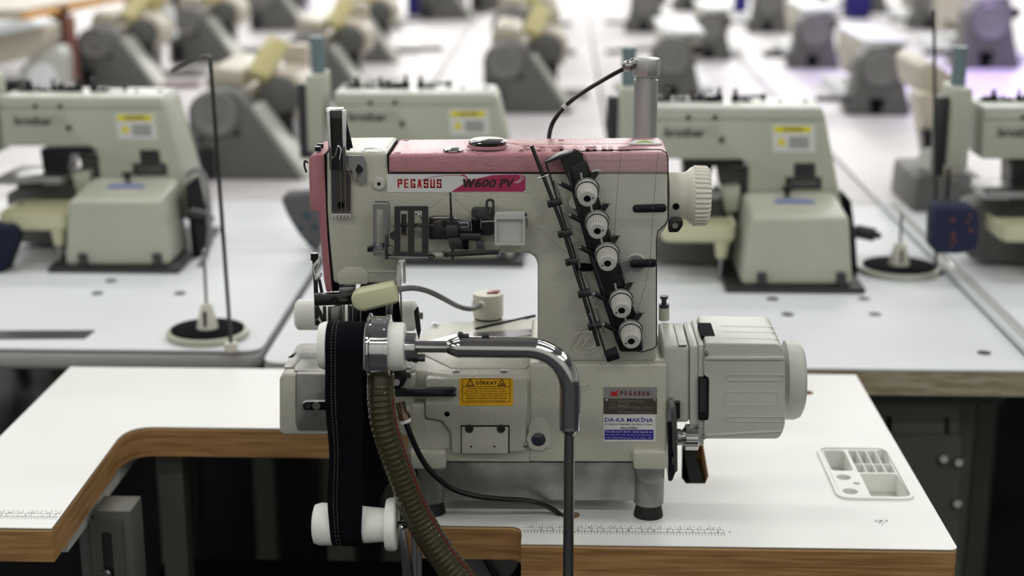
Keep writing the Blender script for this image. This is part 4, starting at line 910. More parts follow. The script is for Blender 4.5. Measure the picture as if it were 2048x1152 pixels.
# ================================================================ black waistband loop
def band():
    bm = bmesh.new(); pts = []; r1 = 49.3 * u; r2 = 45.5 * u; n = 12
    for i in range(n + 1):
        t = pi * i / n; pts.append((yP - r1 * cos(t), cz + r1 * sin(t), 0 if i < n * .6 else (i - n * .6) / (n * .4) * .3))
    for i in range(1, 16):
        t = i / 16; yb_ = yP + r1 * (1 - t) + r2 * t; pts.append((yb_ + .004 * sin(t * pi), cz * (1 - t) + zlw * t, .3 + .7 * min(1, t * 5) if t < .8 else 1 - (t - .8) * 4))
    for i in range(n + 1):
        t = pi * i / n; pts.append((yP + r2 * cos(t), zlw - r2 * sin(t), .15 * (1 - i / n)))
    for i in range(1, 16):
        t = i / 16; pts.append((yP - r2 * (1 - t) - r1 * t, zlw * (1 - t) + cz * t, 0))
    m = len(pts); rows = []
    xa0, xb0 = XP(657), XP(733); xa1, xb1 = at(666, 1048, yP).x, at(729, 1048, yP).x
    for (y, z, s) in pts:
        f = (cz - z) / (cz - zlw); f = max(0, min(1, f)); xa = xa0 * (1 - f) + xa1 * f; xb = xb0 * (1 - f) + xb1 * f
        xa = xa - .0010 * sin(f * 9); sh = s * 44 * u
        rows.append([Vector((xa + (xb - xa) * q + sh + .0006 * sin(f * 14 + q * 3), y, z)) for q in [j / 8 for j in range(9)]])
    nrm = []
    for i in range(m):
        a, b = rows[i - 1][4], rows[(i + 1) % m][4]; t = (b - a).normalized(); nrm.append(Vector((0, -t.z, t.y)) if True else None)
    th = .0016
    for off in (0, th):
        pass
    V = [[[bm.verts.new(rows[i][j] + nrm[i] * o_) for j in range(9)] for i in range(m)] for o_ in (0, -th)]
    for i in range(m):
        k = (i + 1) % m
        for j in range(8):
            bm.faces.new((V[0][i][j], V[0][i][j + 1], V[0][k][j + 1], V[0][k][j])); bm.faces.new((V[1][i][j + 1], V[1][i][j], V[1][k][j], V[1][k][j + 1]))
        bm.faces.new((V[0][i][0], V[0][k][0], V[1][k][0], V[1][i][0])); bm.faces.new((V[0][k][8], V[0][i][8], V[1][i][8], V[1][k][8]))
    o_ = MB(); o_.bm.free(); o_.bm = bm; return o_, rows, nrm
mb, rows, nrm = band()
WB = root('waistband_loop', (XP(695), yP, zlw), 'wide black elastic waistband looped over the front and lower white rollers', 'waistband')
part('band', mb, CLOTH, WB, sharp=60)
STI = mat('pale_stitching', (150, 140, 120), .8)
sm = MB()
for fx in (.17, .27):
    for i in range(len(rows)):
        a = rows[i - 1][0].lerp(rows[i - 1][8], fx); b = rows[i][0].lerp(rows[i][8], fx)
        if a.y > yP + .02: continue
        n_ = max(1, int((b - a).length / .0028))
        for k in range(n_):
            p = a.lerp(b, (k + .2) / n_); q = a.lerp(b, (k + .65) / n_); off = Vector((0, 0, 0))
            cc = Vector((p.x, yP, min(max(p.z, zlw), cz))); dn = (p - cc); dn.x = 0; dn.normalize(); sm.tube([p + dn * .0002, q + dn * .0002], .00022, 4, smooth=False)
o = part('stitching', sm, STI, WB, 'pale double stitching'); o['kind'] = 'stuff'

# ================================================================ suction hose
HO = root('suction_hose', at(850, 1030, 1.40), 'clear olive ribbed suction hose with red tracer, curving down from the chrome ring', 'hose')
hp = [(761, 748, 1.370), (762, 800, 1.366), (769, 850, 1.364), (784, 900, 1.364), (802, 950, 1.366), (821, 1000, 1.368), (846, 1050, 1.37), (877, 1100, 1.37), (915, 1150, 1.37), (960, 1200, 1.37), (1015, 1250, 1.37)]
P = [at(x, y, yy) for x, y, yy in hp]
sp = spline(P, 30); tot = sum((b - a).length for a, b in zip(sp, sp[1:]))
N = len(sp)
def hr(t): return (.0125 if t < .03 else .0122 + min(.0022, t * .008))
# resample uniformly
def resample(pts, step):
    out = [pts[0]]; acc = 0
    for a, b in zip(pts, pts[1:]):
        l = (b - a).length; 
        while acc + l >= step:
            f = (step - acc) / l; a = a.lerp(b, f); out.append(a); l = (b - a).length; acc = 0
        acc += l
    return out
rs = resample(sp, .0007); nr = len(rs)
def ribr(t):
    s = t * (nr - 1) * .0007
    base = .0142 if s > .05 else .0132 - .0015 * max(0, sin(s / .05 * pi))
    base = .0128 + min(.0018, s * .006)
    return base * (1 + (.035 * (.5 + .5 * cos(2 * pi * s / .0056)) ** 2 if s > .010 else 0))
part('hose_wall', MB().tube(rs, ribr, 28, k=1, smooth=False), HOSE, HO, sharp=180)
part('hose_lining', MB().tube(rs, lambda t: ribr(t) * .72, 20, k=1, smooth=False), HOSEIN, HO, sharp=180)
hx_ = []
for i in range(16, nr):
    T__ = (rs[min(i + 1, nr - 1)] - rs[i - 1]).normalized(); u_ = Vector((0, -1, 0)); u_ = (u_ - T__ * u_.dot(T__)).normalized(); w__ = T__.cross(u_); a_ = i * .0007 / .0056 * 2 * pi
    hx_.append(rs[i] + (u_ * cos(a_) + w__ * sin(a_)) * .0132)
wp = spline(hx_, 2); part('spiral_wire', MB().tube(wp, .00035, 5, k=1, smooth=False), HWIRE, HO, sharp=180)
# red tracer along the right-hand outside
T_ = [(rs[min(i + 1, nr - 1)] - rs[max(i - 1, 0)]).normalized() for i in range(nr)]
tr_ = []
for i in range(30, nr, 4):
    side = T_[i].cross(Vector((0, -1, 0))).normalized()
    if side.x < 0: side = -side
    tr_.append(rs[i] + (side * .90 + Vector((0, -1, 0)) * .44).normalized() * ribr(i / (nr - 1)) * 1.01)
part('red_tracer', MB().tube(tr_, .0008, 6, k=1, smooth=False), mat('red_tracer_plastic', (112, 30, 34), .35), HO)
part('hose_cuff', MB().tube([at(760, 738, 1.370), at(761, 752, 1.370), at(761, 764, 1.369)], .0122, 24), HOSEIN, HO)

# ================================================================ black air cable
AC = root('air_cable', at(900, 970, 1.46), 'black air tube running from the machine bed down into the table hole', 'cable')
part('tube', MB().tube([at(965, 1085, 1.55), at(972, 1120, 1.55), at(1000, 1165, 1.55)], .0032, 12), BCABLE, AC)
part('tube', MB().tube([at(812, 845, 1.455), at(822, 872, 1.455), at(842, 915, 1.46), at(868, 950, 1.462), at(905, 978, 1.468), at(950, 992, 1.475), at(1000, 998, 1.482), at(1050, 1001, 1.488), at(1085, 1009, 1.495), at(1112, 1023, 1.502), at(1128, 1040, 1.508), at(1134, 1060, 1.512)], .0029, 14), BCABLE, AC)
part('fitting', MB().cyl(at(800, 805, 1.462), at(806, 830, 1.457), .0050, n=18).cyl(at(806, 828, 1.457), at(810, 840, 1.455), .0062, n=8), BRONZE, AC)
part('fitting_ring', MB().cyl(at(809.5, 838, 1.455), at(811.5, 844, 1.455), .0060, n=20), WHITEP, AC)
# ================================================================ background tables
PULL = mat('pulley_grey_enamel', (118, 118, 116), .4); PADM = mat('black_foam_pad', (14, 14, 16), .95, spec=.1)
TW = .5385; GX = -.4225                        # column pitch and one gap
def btable(w, y0, y1):
    r = root('background_table', (0, 0, 0), 'x', 'table', 'rows of white sewing tables behind')
    part('tabletop', MB().prism(rnd([(.004, y0), (w - .004, y0), (w - .004, y1), (.004, y1)], .02), 'z', TZ - .034, TZ), mat('far_laminate', (200, 197, 199), .42), r, bevel=.004, seg=3, ang=60)
    for x in (.10, w - .12):
        for yy in (y0 + .12, y1 - .17): part('leg', MB().box(x, x + .03, yy, yy + .05, 0, TZ - .035), LEGM, r)
        part('leg_rail', MB().box(x, x + .03, y0 + .17, y1 - .17, TZ - .09, TZ - .036), LEGM, r)
    return r
ROWY = [(2.09, 3.12), (3.125, 4.17), (4.175, 5.22), (5.225, 6.27), (6.275, 7.32), (7.325, 8.37), (8.375, 9.6)]
ordn = ['first', 'second', 'third', 'fourth', 'fifth', 'sixth', 'seventh']
colname = {}
# front row of background tables, each with its own look
def solo(x0, x1, y0, y1, label, edge, emat, bev=.006, rad=.03):
    r = root('background_table', ((x0 + x1) / 2, (y0 + y1) / 2, 0), label, 'table', 'rows of white sewing tables behind')
    lp = rnd(rect(x0, x1, y0, y1), rad, 6)
    part('tabletop', MB().prism(lp, 'z', TZ - .004, TZ), BTABLE, r, bevel=.0015)
    part('table_edge', MB().prism(lp, 'z', TZ - edge, TZ - .0041), emat, r, bevel=bev if bev else 0, seg=3)
    return r
t1 = solo(GX - TW * 1.0 - .55, GX - .004, 2.075, 3.12, 'white table with rounded grey rim, left behind the front table', .034, BTEDGE, .010)
part('edge_slot', MB().prism(rnd(XY([(-60, 662), (192, 661), (170, 678), (-60, 680)]), .004), 'z', TZ + .0001, TZ + .0006), GUN, t1, 'dark recessed slot')
t2 = solo(GX + .008, GX + TW - .004, 2.02, 3.12, 'white table directly behind the pink machine', .034, BTEDGE, .006)
t3 = solo(GX + TW, GX + TW * 2 - .004, 2.02, 3.12, 'white table with weathered raw edge, behind the motor on the right', .038, RAWEDGE, 0, .003)
t4 = solo(GX + TW * 2 + .012, GX + TW * 3, 2.06, 3.12, 'white table at the right margin beyond the clear rail', .038, RAWEDGE, 0, .003)
for r, xs in ((t1, (-1.30, -.62)), (t2, (-.36, .0)), (t3, (.28, .58)), (t4, (.82, 1.1))):
    for x in xs:
        for yy in (2.2, 2.9): part('leg', MB().box(x, x + .04, yy, yy + .06, 0, TZ - .04), LEGM, r)
# slotted steel leg plate at right
yl3 = 2.10
o_ = XZ([(1735, 789), (1918, 789), (1918, 806), (1918, 1190), (1790, 1190), (1735, 960)], yl3)
sl = [rnd(XZ([(1772, 832), (1784, 832), (1784, 870), (1772, 870)], yl3), .003), rnd(XZ([(1889, 834), (1900, 834), (1900, 870), (1889, 870)], yl3), .0035)]
lp_ = part('leg_plate', MB().prism([o_] + sl, 'y', yl3, yl3 + .004), LEGM, t3)
part('leg_plate_front', MB().prism(XZ([(1790, 870), (1922, 870), (1910, 1190), (1800, 1190)], yl3 - .006), 'y', yl3 - .008, yl3 - .003), LEGM, t3)
part('leg_rail', MB().prism(XZ([(1735, 788), (2015, 788), (2005, 806), (1735, 806)], yl3 - .01), 'y', yl3 - .01, yl3 + .05), GUN, t3)
for p in ((1888, 919), (1918, 926), (1915, 1008)): part('bolt', MB().cyl(at(*p, yl3 - .008), at(*p, yl3 - .018), .0075, n=14, c=.002), STEEL, t3)
for (px, py) in ((195, 587), (360, 587), (222, 562), (1575, 629), (1750, 629), (1572, 705), (1968, 706), (1545, 598), (1728, 598)):
    c = on(px, py); t_ = t1 if px < 500 else t3
    part('screw_cap', MB().cyl((c.x, c.y, TZ + .0002), (c.x, c.y, TZ + .0008), .010, n=16), GUN, t_)
# repeated tables further back
proto = btable(TW, 0, 1.04); index_kids(); first = True
for ri, (ya, yb_) in enumerate(ROWY[1:]):
    half = (yb_ + 1.0) * .36
    for ci in range(-8, 9):
        x0 = GX + ci * TW
        if x0 > half - .1 or x0 + TW < -half - .35: continue
        if ri < 3 and ci <= -4: continue
        o = proto if first else copy_tree(proto); first = False
        o.location = (x0, ya, 0)
        pos = 'in line with the gap left of the pink machine' if ci == -1 else 'straight behind the pink machine' if ci == 0 else 'behind the steel air cylinder' if ci == 1 else ('%s column to the left of the pink machine' % ordn[-ci - 1] if ci < 0 else '%s column to the right of the steel cylinder' % ordn[min(ci - 1, 6)])
        o['label'] = 'white sewing table, %s row back, %s' % (ordn[ri + 1], pos)
# clear ruler-like rail on the seam at right
rl_a, rl_b = on(1800, 398), on(2075, 700)
RL = root('clear_rail', (rl_b.x, rl_b.y - .1, TZ), 'clear plastic cover rail along the table seam at the right', 'rail')
part('rail_strip', MB().bar((.6665, 2.05, TZ + .003), (.6665, 3.1, TZ + .003), .03, .005, (0, 0, 1)), mat('clear_rail_plastic', (215, 216, 214), .15, alpha=.55), RL, bevel=.001)
part('rail_edge', MB().bar((.652, 2.05, TZ + .008), (.652, 3.1, TZ + .008), .004, .012, (0, 0, 1)), BTABLE, RL, bevel=.001)
part('rail_edge', MB().bar((.681, 2.05, TZ + .006), (.681, 3.1, TZ + .006), .004, .008, (0, 0, 1)), BTABLE, RL, bevel=.001)

# ================================================================ button-sewing machines
def button_machine():
    """drawn from the machine right of the pink one (root at its base)"""
    yf = 2.425; ya = 2.575
    R_ = root('button_machine', (at(1595, 580, yf).x, 2.56, TZ), 'x', 'sewing machine', 'pale green-grey button machines in the row behind')
    part('base_plate', MB().box(at(1450, 580, yf).x, at(1728, 580, yf).x, yf - .013, 2.74, TZ + .0003, TZ + .010), GUN, R_, bevel=.002)
    zt_ = at(1600, 431, yf).z
    # lower cover: tapering box
    bm = MB(); q = [at(1482, 571, yf), at(1706, 571, yf), at(1699, 434, yf), at(1505, 434, yf)]
    ybk = ya - .003
    for v in q: pass
    f = [bm.bm.verts.new(v) for v in q]; b = [bm.bm.verts.new((v.x - (.0 if i in (1, 2) else .0), ybk, v.z + (.012 if i > 1 else 0))) for i, v in enumerate(q)]
    bm.bm.faces.new(f); bm.bm.faces.new(b[::-1])
    for i in range(4): bm.bm.faces.new((f[i], b[i], b[(i + 1) % 4], f[(i + 1) % 4]))
    lc = part('lower_cover', bm, BTN, R_, bevel=.008, seg=4)
    c = on(1580, 401, zt_ - TZ + .008)
    part('cover_knob', MB().lathe([(0, .005), (.006, .004), (.010, .009), (.016, .010), (.017, 0)], (c.x, ya - .035, zt_ + .008), (0, 0, 1), 16), BLACK, lc)
    part('cover_sticker', MB().prism([(c.x - .025, ya - .075), (c.x + .04, ya - .075), (c.x + .035, ya - .06), (c.x - .022, ya - .06)], 'z', zt_ + .0035, zt_ + .0085), mat('violet_blue_print', (130, 140, 190), .5), lc)
    for px in (1524, 1683): part('cover_bracket', MB().prism(XZ([(px - 9, 546), (px + 9, 546), (px + 9, 576), (px - 9, 576)], yf - .004), 'y', yf - .007, yf + .004), GUN, R_, bevel=.001)
    # C-shaped arm
    o = [(1300, 222), (1648, 222), (1682, 402), (1682, 470), (1490, 470), (1497, 402), (1499, 335), (1492, 322), (1480, 318), (1300, 318)]
    part('arm', MB().prism(rnd(XZ(o, ya), [.002, .006, .01, 0, 0, .01, .006, .01, .01, .002]), 'y', ya, ya + .12), BTN, R_, bevel=.004, seg=2)
    zz = at(1500, 222, ya).z
    part('top_cover', MB().prism(rnd([(at(1300, 222, ya).x, ya + .001), (at(1646, 222, ya).x, ya + .001), (at(1646, 222, ya).x - .003, ya + .125), (at(1300, 222, ya).x, ya + .125)], .004), 'z', zz - .001, zz + .006), BTNTOP, R_, bevel=.002)
    part('arm_seam', MB().prism(XZ([(1300, 238), (1648, 238), (1648, 239.5), (1300, 239.5)], ya - .0005), 'y', ya - .0007, ya), DGREY, R_)
    for px in (1377, 1430): part('arm_screw', MB().cyl(at(px, 235, ya), at(px, 235, ya - .003), .004, n=10), BLACK, R_)
    part('arm_dimple', MB().cyl(at(1443, 280, ya), at(1443, 280, ya - .002), .006, n=16), DGREY, R_)
    # bed arm under the opening, dark mechanism
    part('bed_arm', MB().prism(rnd(XZ([(1290, 420), (1345, 395), (1500, 395), (1500, 520), (1480, 540), (1290, 520)], ya), .006), 'y', ya + .01, ya + .10), MGREY, R_, bevel=.003)
    part('mechanism_housing', MB().prism(XZ([(1365, 322), (1488, 322), (1488, 330), (1425, 332), (1410, 395), (1368, 395)], ya + .03), 'y', ya + .02, ya + .09), BLACK, R_, bevel=.002)
    part('grey_shield', MB().prism(XZ([(1432, 334), (1492, 334), (1492, 396), (1442, 396)], ya + .05), 'y', ya + .05, ya + .06), MGREY, R_)
    part('presser_block', MB().prism(XZ([(1440, 375), (1480, 370), (1476, 420), (1450, 425)], ya), 'y', ya - .01, ya + .03), BTN, R_, bevel=.003)
    part('feed_plate', MB().prism(XZ([(1300, 380), (1440, 380), (1440, 396), (1300, 396)], ya - .03), 'y', ya - .05, ya + .08), STEEL, R_, bevel=.003)
    part('black_clamp', MB().prism(XZ([(1345, 395), (1400, 393), (1400, 400), (1345, 404)], ya - .04), 'y', ya - .05, ya - .02), BLACK, R_)
    # head column and blue-grey post
    zc_ = at(1255, 180, ya).z; xh = at(1240, 200, ya).x
    part('head_column', MB().box(xh, xh + .030, ya + .0, ya + .10, at(1255, 340, ya).z, at(1255, 178, ya).z), BTN, R_, bevel=.004)
    part('blue_post', MB().cyl((xh + .016, ya + .05, at(1255, 178, ya).z - .003), (xh + .016, ya + .05, at(1255, 100, ya).z), .0125, n=20), BLUEG, R_)
    part('needle_rods', MB().box(xh - .02, xh - .002, ya + .03, ya + .06, at(1255, 360, ya).z, at(1255, 200, ya).z).cyl((xh + .004, ya + .02, at(1255, 420, ya).z), (xh + .004, ya + .02, at(1255, 340, ya).z), .004, n=10), GUN, R_, bevel=.002)
    part('tension_dial', MB().cyl((xh + .02, ya - .004, at(1255, 355, ya).z), (xh + .02, ya - .022, at(1255, 355, ya).z), .013, n=20, c=.002), STEEL, R_)
    # things on top of the arm
    random.seed(5)
    for (px, w, h) in ((1318, 14, 10), (1334, 10, 20), (1352, 6, 12), (1366, 14, 8), (1384, 6, 22), (1400, 12, 16), (1420, 22, 12), (1438, 8, 24), (1470, 9, 22), (1490, 16, 8), (1560, 6, 5), (1610, 6, 5)):
        c = at(px, 212, ya + .07); part('top_fitting', MB().cyl((c.x, c.y, zz + .004), (c.x, c.y, zz + .004 + h * .0011), w * .00042, n=12).box(c.x - w * .0008, c.x + w * .0008, c.y - .003, c.y + .003, zz + .004, zz + .004 + h * .0006), BLACK, R_)
    part('top_lever', MB().cyl((at(1488, 212, ya).x, ya + .09, zz + .012), (at(1540, 212, ya).x, ya + .09, zz + .012), .0028, n=8).sph((at(1540, 212, ya).x, ya + .09, zz + .012), .006, 10), GUN, R_)
    # labels
    nm = part('name_badge', MB().prism(rnd(XZ([(1323, 252), (1438, 252), (1438, 276), (1323, 276)], ya), .008), 'y', ya - .0008, ya), mat('badge_grey_green', (168, 172, 156), .5), R_)
    c = at(1370, 265, ya); text('lettering', 'brother', (c.x, ya - .001, c.z), L(80, 1370, 265, ya), L(19, 1370, 265, ya), INKK, nm, bold=.03)
    wl = part('warning_sticker', MB().prism(XZ([(1544, 250), (1629, 250), (1630, 304), (1546, 304)], ya), 'y', ya - .0006, ya), WHITEL, R_, 'white and yellow warning sticker')
    part('yellow_strip', MB().prism(XZ([(1548, 253), (1622, 253), (1622, 265), (1548, 265)], ya), 'y', ya - .0010, ya - .0005), mat('bright_yellow_print', (226, 214, 20), .5), wl)
    part('yellow_triangle', MB().prism(XZ([(1552, 290), (1573, 290), (1563, 272)], ya), 'y', ya - .0010, ya - .0005), MATS['bright_yellow_print'], wl)
    c = at(1585, 259, ya); text('lettering', 'CAUTION', (c.x, ya - .0012, c.z), L(40, 1585, 259, ya), L(8, 1585, 259, ya), INKK, wl, bold=.03)
    mb = MB()
    for i in range(6): mb.prism(XZ([(1578, 274 + i * 4), (1618, 274 + i * 4), (1618, 276 + i * 4), (1578, 276 + i * 4)], ya), 'y', ya - .0009, ya - .0005)
    part('printed_lines', mb, MGREY, wl)
    part('spec_plate', MB().prism(XZ([(1588, 326), (1630, 326), (1631, 353), (1588, 353)], ya), 'y', ya - .0012, ya), DSTEEL, R_)
    sp_ = part('serial_plate', MB().prism(XZ([(1571, 354), (1642, 354), (1643, 378), (1571, 378)], ya), 'y', ya - .0025, ya), GUN, R_)
    part('serial_digits', MB().prism(XZ([(1580, 362), (1634, 362), (1634, 370), (1580, 370)], ya - .0025), 'y', ya - .0029, ya - .0025), DGREY, sp_)
    # black lever at right
    part('hand_lever', MB().cyl(at(1706, 462, ya - .06), at(1712, 462, ya - .06), .009, n=14).cyl(at(1712, 462, ya - .06), at(1750, 470, ya - .06), .0115, n=16, c=.002).sph(at(1756, 471, ya - .06), .006, 10), BLACK, R_)
    part('side_block', MB().prism(XZ([(1700, 400), (1709, 470), (1714, 560), (1700, 572)], ya - .04), 'y', ya - .05, ya + .06), BLACKM, R_)
    return R_
B3 = button_machine(); index_kids()
B3['label'] = 'pale green-grey button-sewing machine behind the handwheel and motor'
base3 = Vector(B3.location)
def place_b(px, py, dpx, dpy, label):
    a = on(px, py); b = on(dpx, dpy); o = copy_tree(B3); o.location = (B3.location.x + a.x - b.x, B3.location.y + a.y - b.y, TZ); o['label'] = label; return o
place_b(229, 548, 1595, 588, 'pale green-grey button-sewing machine at the left behind the thread cone stand')
place_b(921, 535, 1595, 588, 'pale green-grey button-sewing machine directly behind the pink machine')
place_b(2290, 588, 1595, 588, 'pale green-grey button-sewing machine at the right picture margin')
# trays
def tray_obj():
    yt_ = 2.50; R_ = root('spool_tray', (at(1420, 560, yt_).x, yt_, TZ), 'x', 'tray', 'cream two-part button trays')
    z1 = at(1400, 466, yt_).z; xa, xb = at(1322, 466, yt_).x, at(1470, 466, yt_).x; y0_, y1_ = yt_ - .02, yt_ + .10
    zh = z1 + .004
    part('tray_dish', MB().prism([rnd(rect(xa, xb, y0_, y1_), .02), rnd(rect(xa + .004, xb - .004, y0_ + .004, y0_ + .055), .01), rnd(rect(xa + .004, xb - .004, y0_ + .061, y1_ - .004), .01)], 'z', z1 - .006, z1 + .017), TRAYM, R_)
    part('tray_floor', MB().prism(rnd(rect(xa + .002, xb - .002, y0_ + .002, y1_ - .002), .018), 'z', z1 - .012, z1 - .005), TRAYM, R_, bevel=.002)
    part('tray_neck', MB().cyl((xb - .022, yt_ - .005, z1 - .04), (xb - .022, yt_ - .005, z1 - .012), .009, .013, n=14), TRAYM, R_)
    part('tray_leg', MB().cyl((xb - .022, yt_ - .005, TZ), (xb - .022, yt_ - .005, z1 - .03), .004, n=12), STEEL, R_)
    return R_
tr3 = tray_obj(); index_kids(); tr3['label'] = 'cream plastic tray on a thin leg, below the handwheel'
def place_t(dx, dy, label):
    o = copy_tree(tr3); o.location = tr3.location + Vector((dx, dy, 0)); o['label'] = label
d_ = on(229, 548) - on(1595, 588); place_t(d_.x + .01, d_.y - .04, 'cream plastic tray on a thin leg at the left margin')
d_ = on(2290, 588) - on(1595, 588); place_t(d_.x - .0, d_.y, 'cream plastic tray on a thin leg at the right margin')
pc_ = at(400, 540, 2.58); single('cable_loop', MB().tube([at(372, 352, 2.60), at(392, 340, 2.60), at(408, 352, 2.60), at(417, 400, 2.58), at(419, 470, 2.56), at(408, 520, 2.56), at(385, 546, 2.56)], .0045, 10), GCABLE, pc_, 'grey cable loop hanging right of the left button machine', 'cable')
# ================================================================ thread stands
def stand(px, py, label, rodtop, rodfoot, hook, cone, spike):
    c = on(px, py); r = L(80, px, py, c.y); R_ = root('thread_stand', (c.x, c.y, TZ), label, 'thread stand', 'round thread cone stands')
    part('base_dish', MB().lathe([(0, r * .97), (.003, r * 1.02), (.009, r), (.010, r * .93)], (c.x, c.y, TZ), (0, 0, 1), 40), BTN, R_)
    part('foam_pad', MB().lathe([(.0098, r * .90), (.0125, r * .90), (.0130, r * .87)], (c.x, c.y, TZ), (0, 0, 1), 40), PADM, R_)
    pcone = part('cone_holder', MB().lathe([(.012, r * .27), (.034, r * .20), (.049, r * .13), (.049, 0)], (c.x, c.y, TZ), (0, 0, 1), 20), BEIGE, R_)
    part('cone_slot', MB().box(c.x - .002, c.x + .002, c.y - r * .25, c.y - r * .12, TZ + .013, TZ + .040), BLACKM, pcone)
    a = Vector((c.x, c.y, TZ + .049)); b = at(*spike, c.y); part('spike', MB().cyl(a, b, .0024, n=10).sph(b, .0034, 10), STEEL, R_)
    if rodtop:
        f = on(*rodfoot, .01); t = at(*rodtop, f.y + .0); part('rod', MB().cyl(f, t, .0028, n=10), DSTEEL, R_)
        if hook: part('rod_arm', MB().tube([t, at(rodtop[0] - 8, rodtop[1] - 10, f.y), at(*hook, f.y + .12)], .0028, 8, k=2), DSTEEL, R_)
        part('rod_clamp', MB().lathe([(0, .010), (.012, .009)], (f.x, f.y, TZ), (0, 0, 1), 14), BEIGE, R_)
stand(416, 672, 'round thread stand with black pad and tall rod on the left table', (421, 122), (462, 688), (345, 140), None, (408, 502))
stand(1797, 543, 'round thread stand with black pad behind the motor on the right', None, None, None, None, (1803, 428))
c = on(1872, 548); single('guide_rod', MB().cyl((c.x, c.y, TZ), at(1868, 20, c.y), .0028, n=10).lathe([(0, .014), (.008, .012)], (c.x, c.y, TZ), (0, 0, 1), 16), DSTEEL, (c.x, c.y, TZ), 'thin upright metal rod beside the navy cloth on the right', 'rod')

# ================================================================ far machines
def tri_machine():
    """grey triangular end housing with wheel, cream arm running away, motor drum at right (root: base, front left)"""
    Y = 3.345; c0_ = at(385, 362, Y); R_ = root('far_machine', (c0_.x, Y, TZ), 'x', 'sewing machine', 'grey-sided machines in the rows behind')
    w = at(604, 362, Y).x - c0_.x; zt_ = at(430, 180, Y).z - TZ
    x = c0_.x; z = TZ
    prof = [(x, z), (x + w, z), (x + w * .56, z + zt_ * .78), (x + w * .42, z + zt_ * .98), (x + w * .2, z + zt_ * 1.02), (x - .002, z + zt_ * .86)]
    part('side_housing', MB().prism(rnd(prof, [.004, .004, .02, .02, .03, .03]), 'y', Y, Y + .11), MGREY, R_, bevel=.004)
    part('housing_fin', MB().prism(XZ([(560, 285), (572, 278), (612, 362), (600, 362)], Y + .05)[0:0] or rnd([(x + w * .55, z + zt_ * .80), (x + w * .60, z + zt_ * .80), (x + w * 1.06, z), (x + w * 1.0, z)], .002), 'y', Y + .01, Y + .13), CREAM2, R_)
    wc = at(432, 226, Y); part('pulley', MB().lathe([(0, .050), (.012, .050), (.016, .044), (.012, .036), (.012, .014), (.02, .012), (.02, 0)], (wc.x, Y, wc.z), (0, -1, 0), 28), PULL, R_)
    part('bolt', MB().cyl((x + .024, Y, z + zt_ * .45), (x + .024, Y - .006, z + zt_ * .45), .006, n=8), BLACK, R_); part('bolt', MB().cyl((x + .105, Y, z + zt_ * .52), (x + .105, Y - .006, z + zt_ * .52), .006, n=8), BLACK, R_)
    part('switch_box', MB().box(x + .02, x + .05, Y - .02, Y, z + .01, z + .07), BLACK, R_)
    part('arm_top', MB().prism([(x + .01, z + zt_ * .95), (x + .10, z + zt_ * .95), (x + .10, z + zt_ * 1.15), (x + .03, z + zt_ * 1.2)], 'y', Y + .10, Y + .42), FCREAM, R_, bevel=.01)
    part('arm_body', MB().box(x + .03, x + .12, Y + .11, Y + .50, z + .06, z + zt_ * .96), FCREAM, R_, bevel=.008)
    dc = at(558, 196, Y + .12)
    part('motor_drum', MB().cyl((dc.x, Y + .14, dc.z), (dc.x, Y + .32, dc.z), .060, n=26, c=.01), FCREAM, R_)
    part('drum_face', MB().lathe([(0, .048), (.012, .046), (.02, .036), (.022, 0)], (dc.x - .003, Y + .14, dc.z), (0, -1, 0), 26), DGREY, R_)
    part('drum_bracket', MB().box(dc.x - .02, dc.x + .03, Y + .12, Y + .2, z + .03, dc.z - .03), BLACK, R_)
    q0 = Vector((x + .13, Y + .12, z + zt_ * 1.06)); q1 = Vector((x + .165, Y + .22, z + zt_ * 1.42))
    part('tilted_cover', MB().bar(q0, q1, .055, .03, (0, -1, .2)), YELC, R_, bevel=.01)
    part('slatted_box', MB().box(dc.x - .02, dc.x + .035, Y + .3, Y + .36, dc.z + .03, dc.z + .10), FCREAM, R_, bevel=.004)
    part('shelf_plate', MB().box(x + .0, x + .30, Y + .34, Y + .46, z, z + .012), DGREY, R_)
    return R_
TM = tri_machine(); index_kids(); TM['label'] = 'grey triangular-sided machine with pulley, right of the left button machine'
def cp(proto, px, py, label, s=1, rz=0):
    o = copy_tree(proto); p = on(px, py); o.location = (p.x, p.y, TZ); o.scale = (s, s, s); o.rotation_euler = (0, 0, rz); o['label'] = label; return o
cp(TM, 160, 180, 'grey triangular machine beside the red-brown post, upper left')
cp(TM, 340, 127, 'dark grey triangular machine behind the thread stand rod, upper left')
cp(TM, 572, 203, 'grey triangular machine behind the blue-grey post at centre left')
cp(TM, 655, 126, 'grey triangular machine with big drum, upper centre left')
cp(TM, 968, 227, 'grey triangular machine behind the button machine, left of the air hose')
cp(TM, 985, 130, 'grey triangular machine at the top centre')
cp(TM, 500, 62, 'small grey triangular machine near the top left of centre')
cp(TM, 690, 58, 'small grey triangular machine near the top, under the navy cloth')
cp(TM, 1005, 66, 'smallest grey triangular machine at the top centre')
cp(TM, 840, 40, 'grey triangular machine at the top edge beside the royal blue box')
cp(TM, 250, 60, 'grey triangular machine at the top edge above the cream machines')
cp(TM, 440, 30, 'half-cut grey triangular machine at the very top, left of centre')
cp(TM, 940, 22, 'half-cut grey triangular machine at the very top, centre')
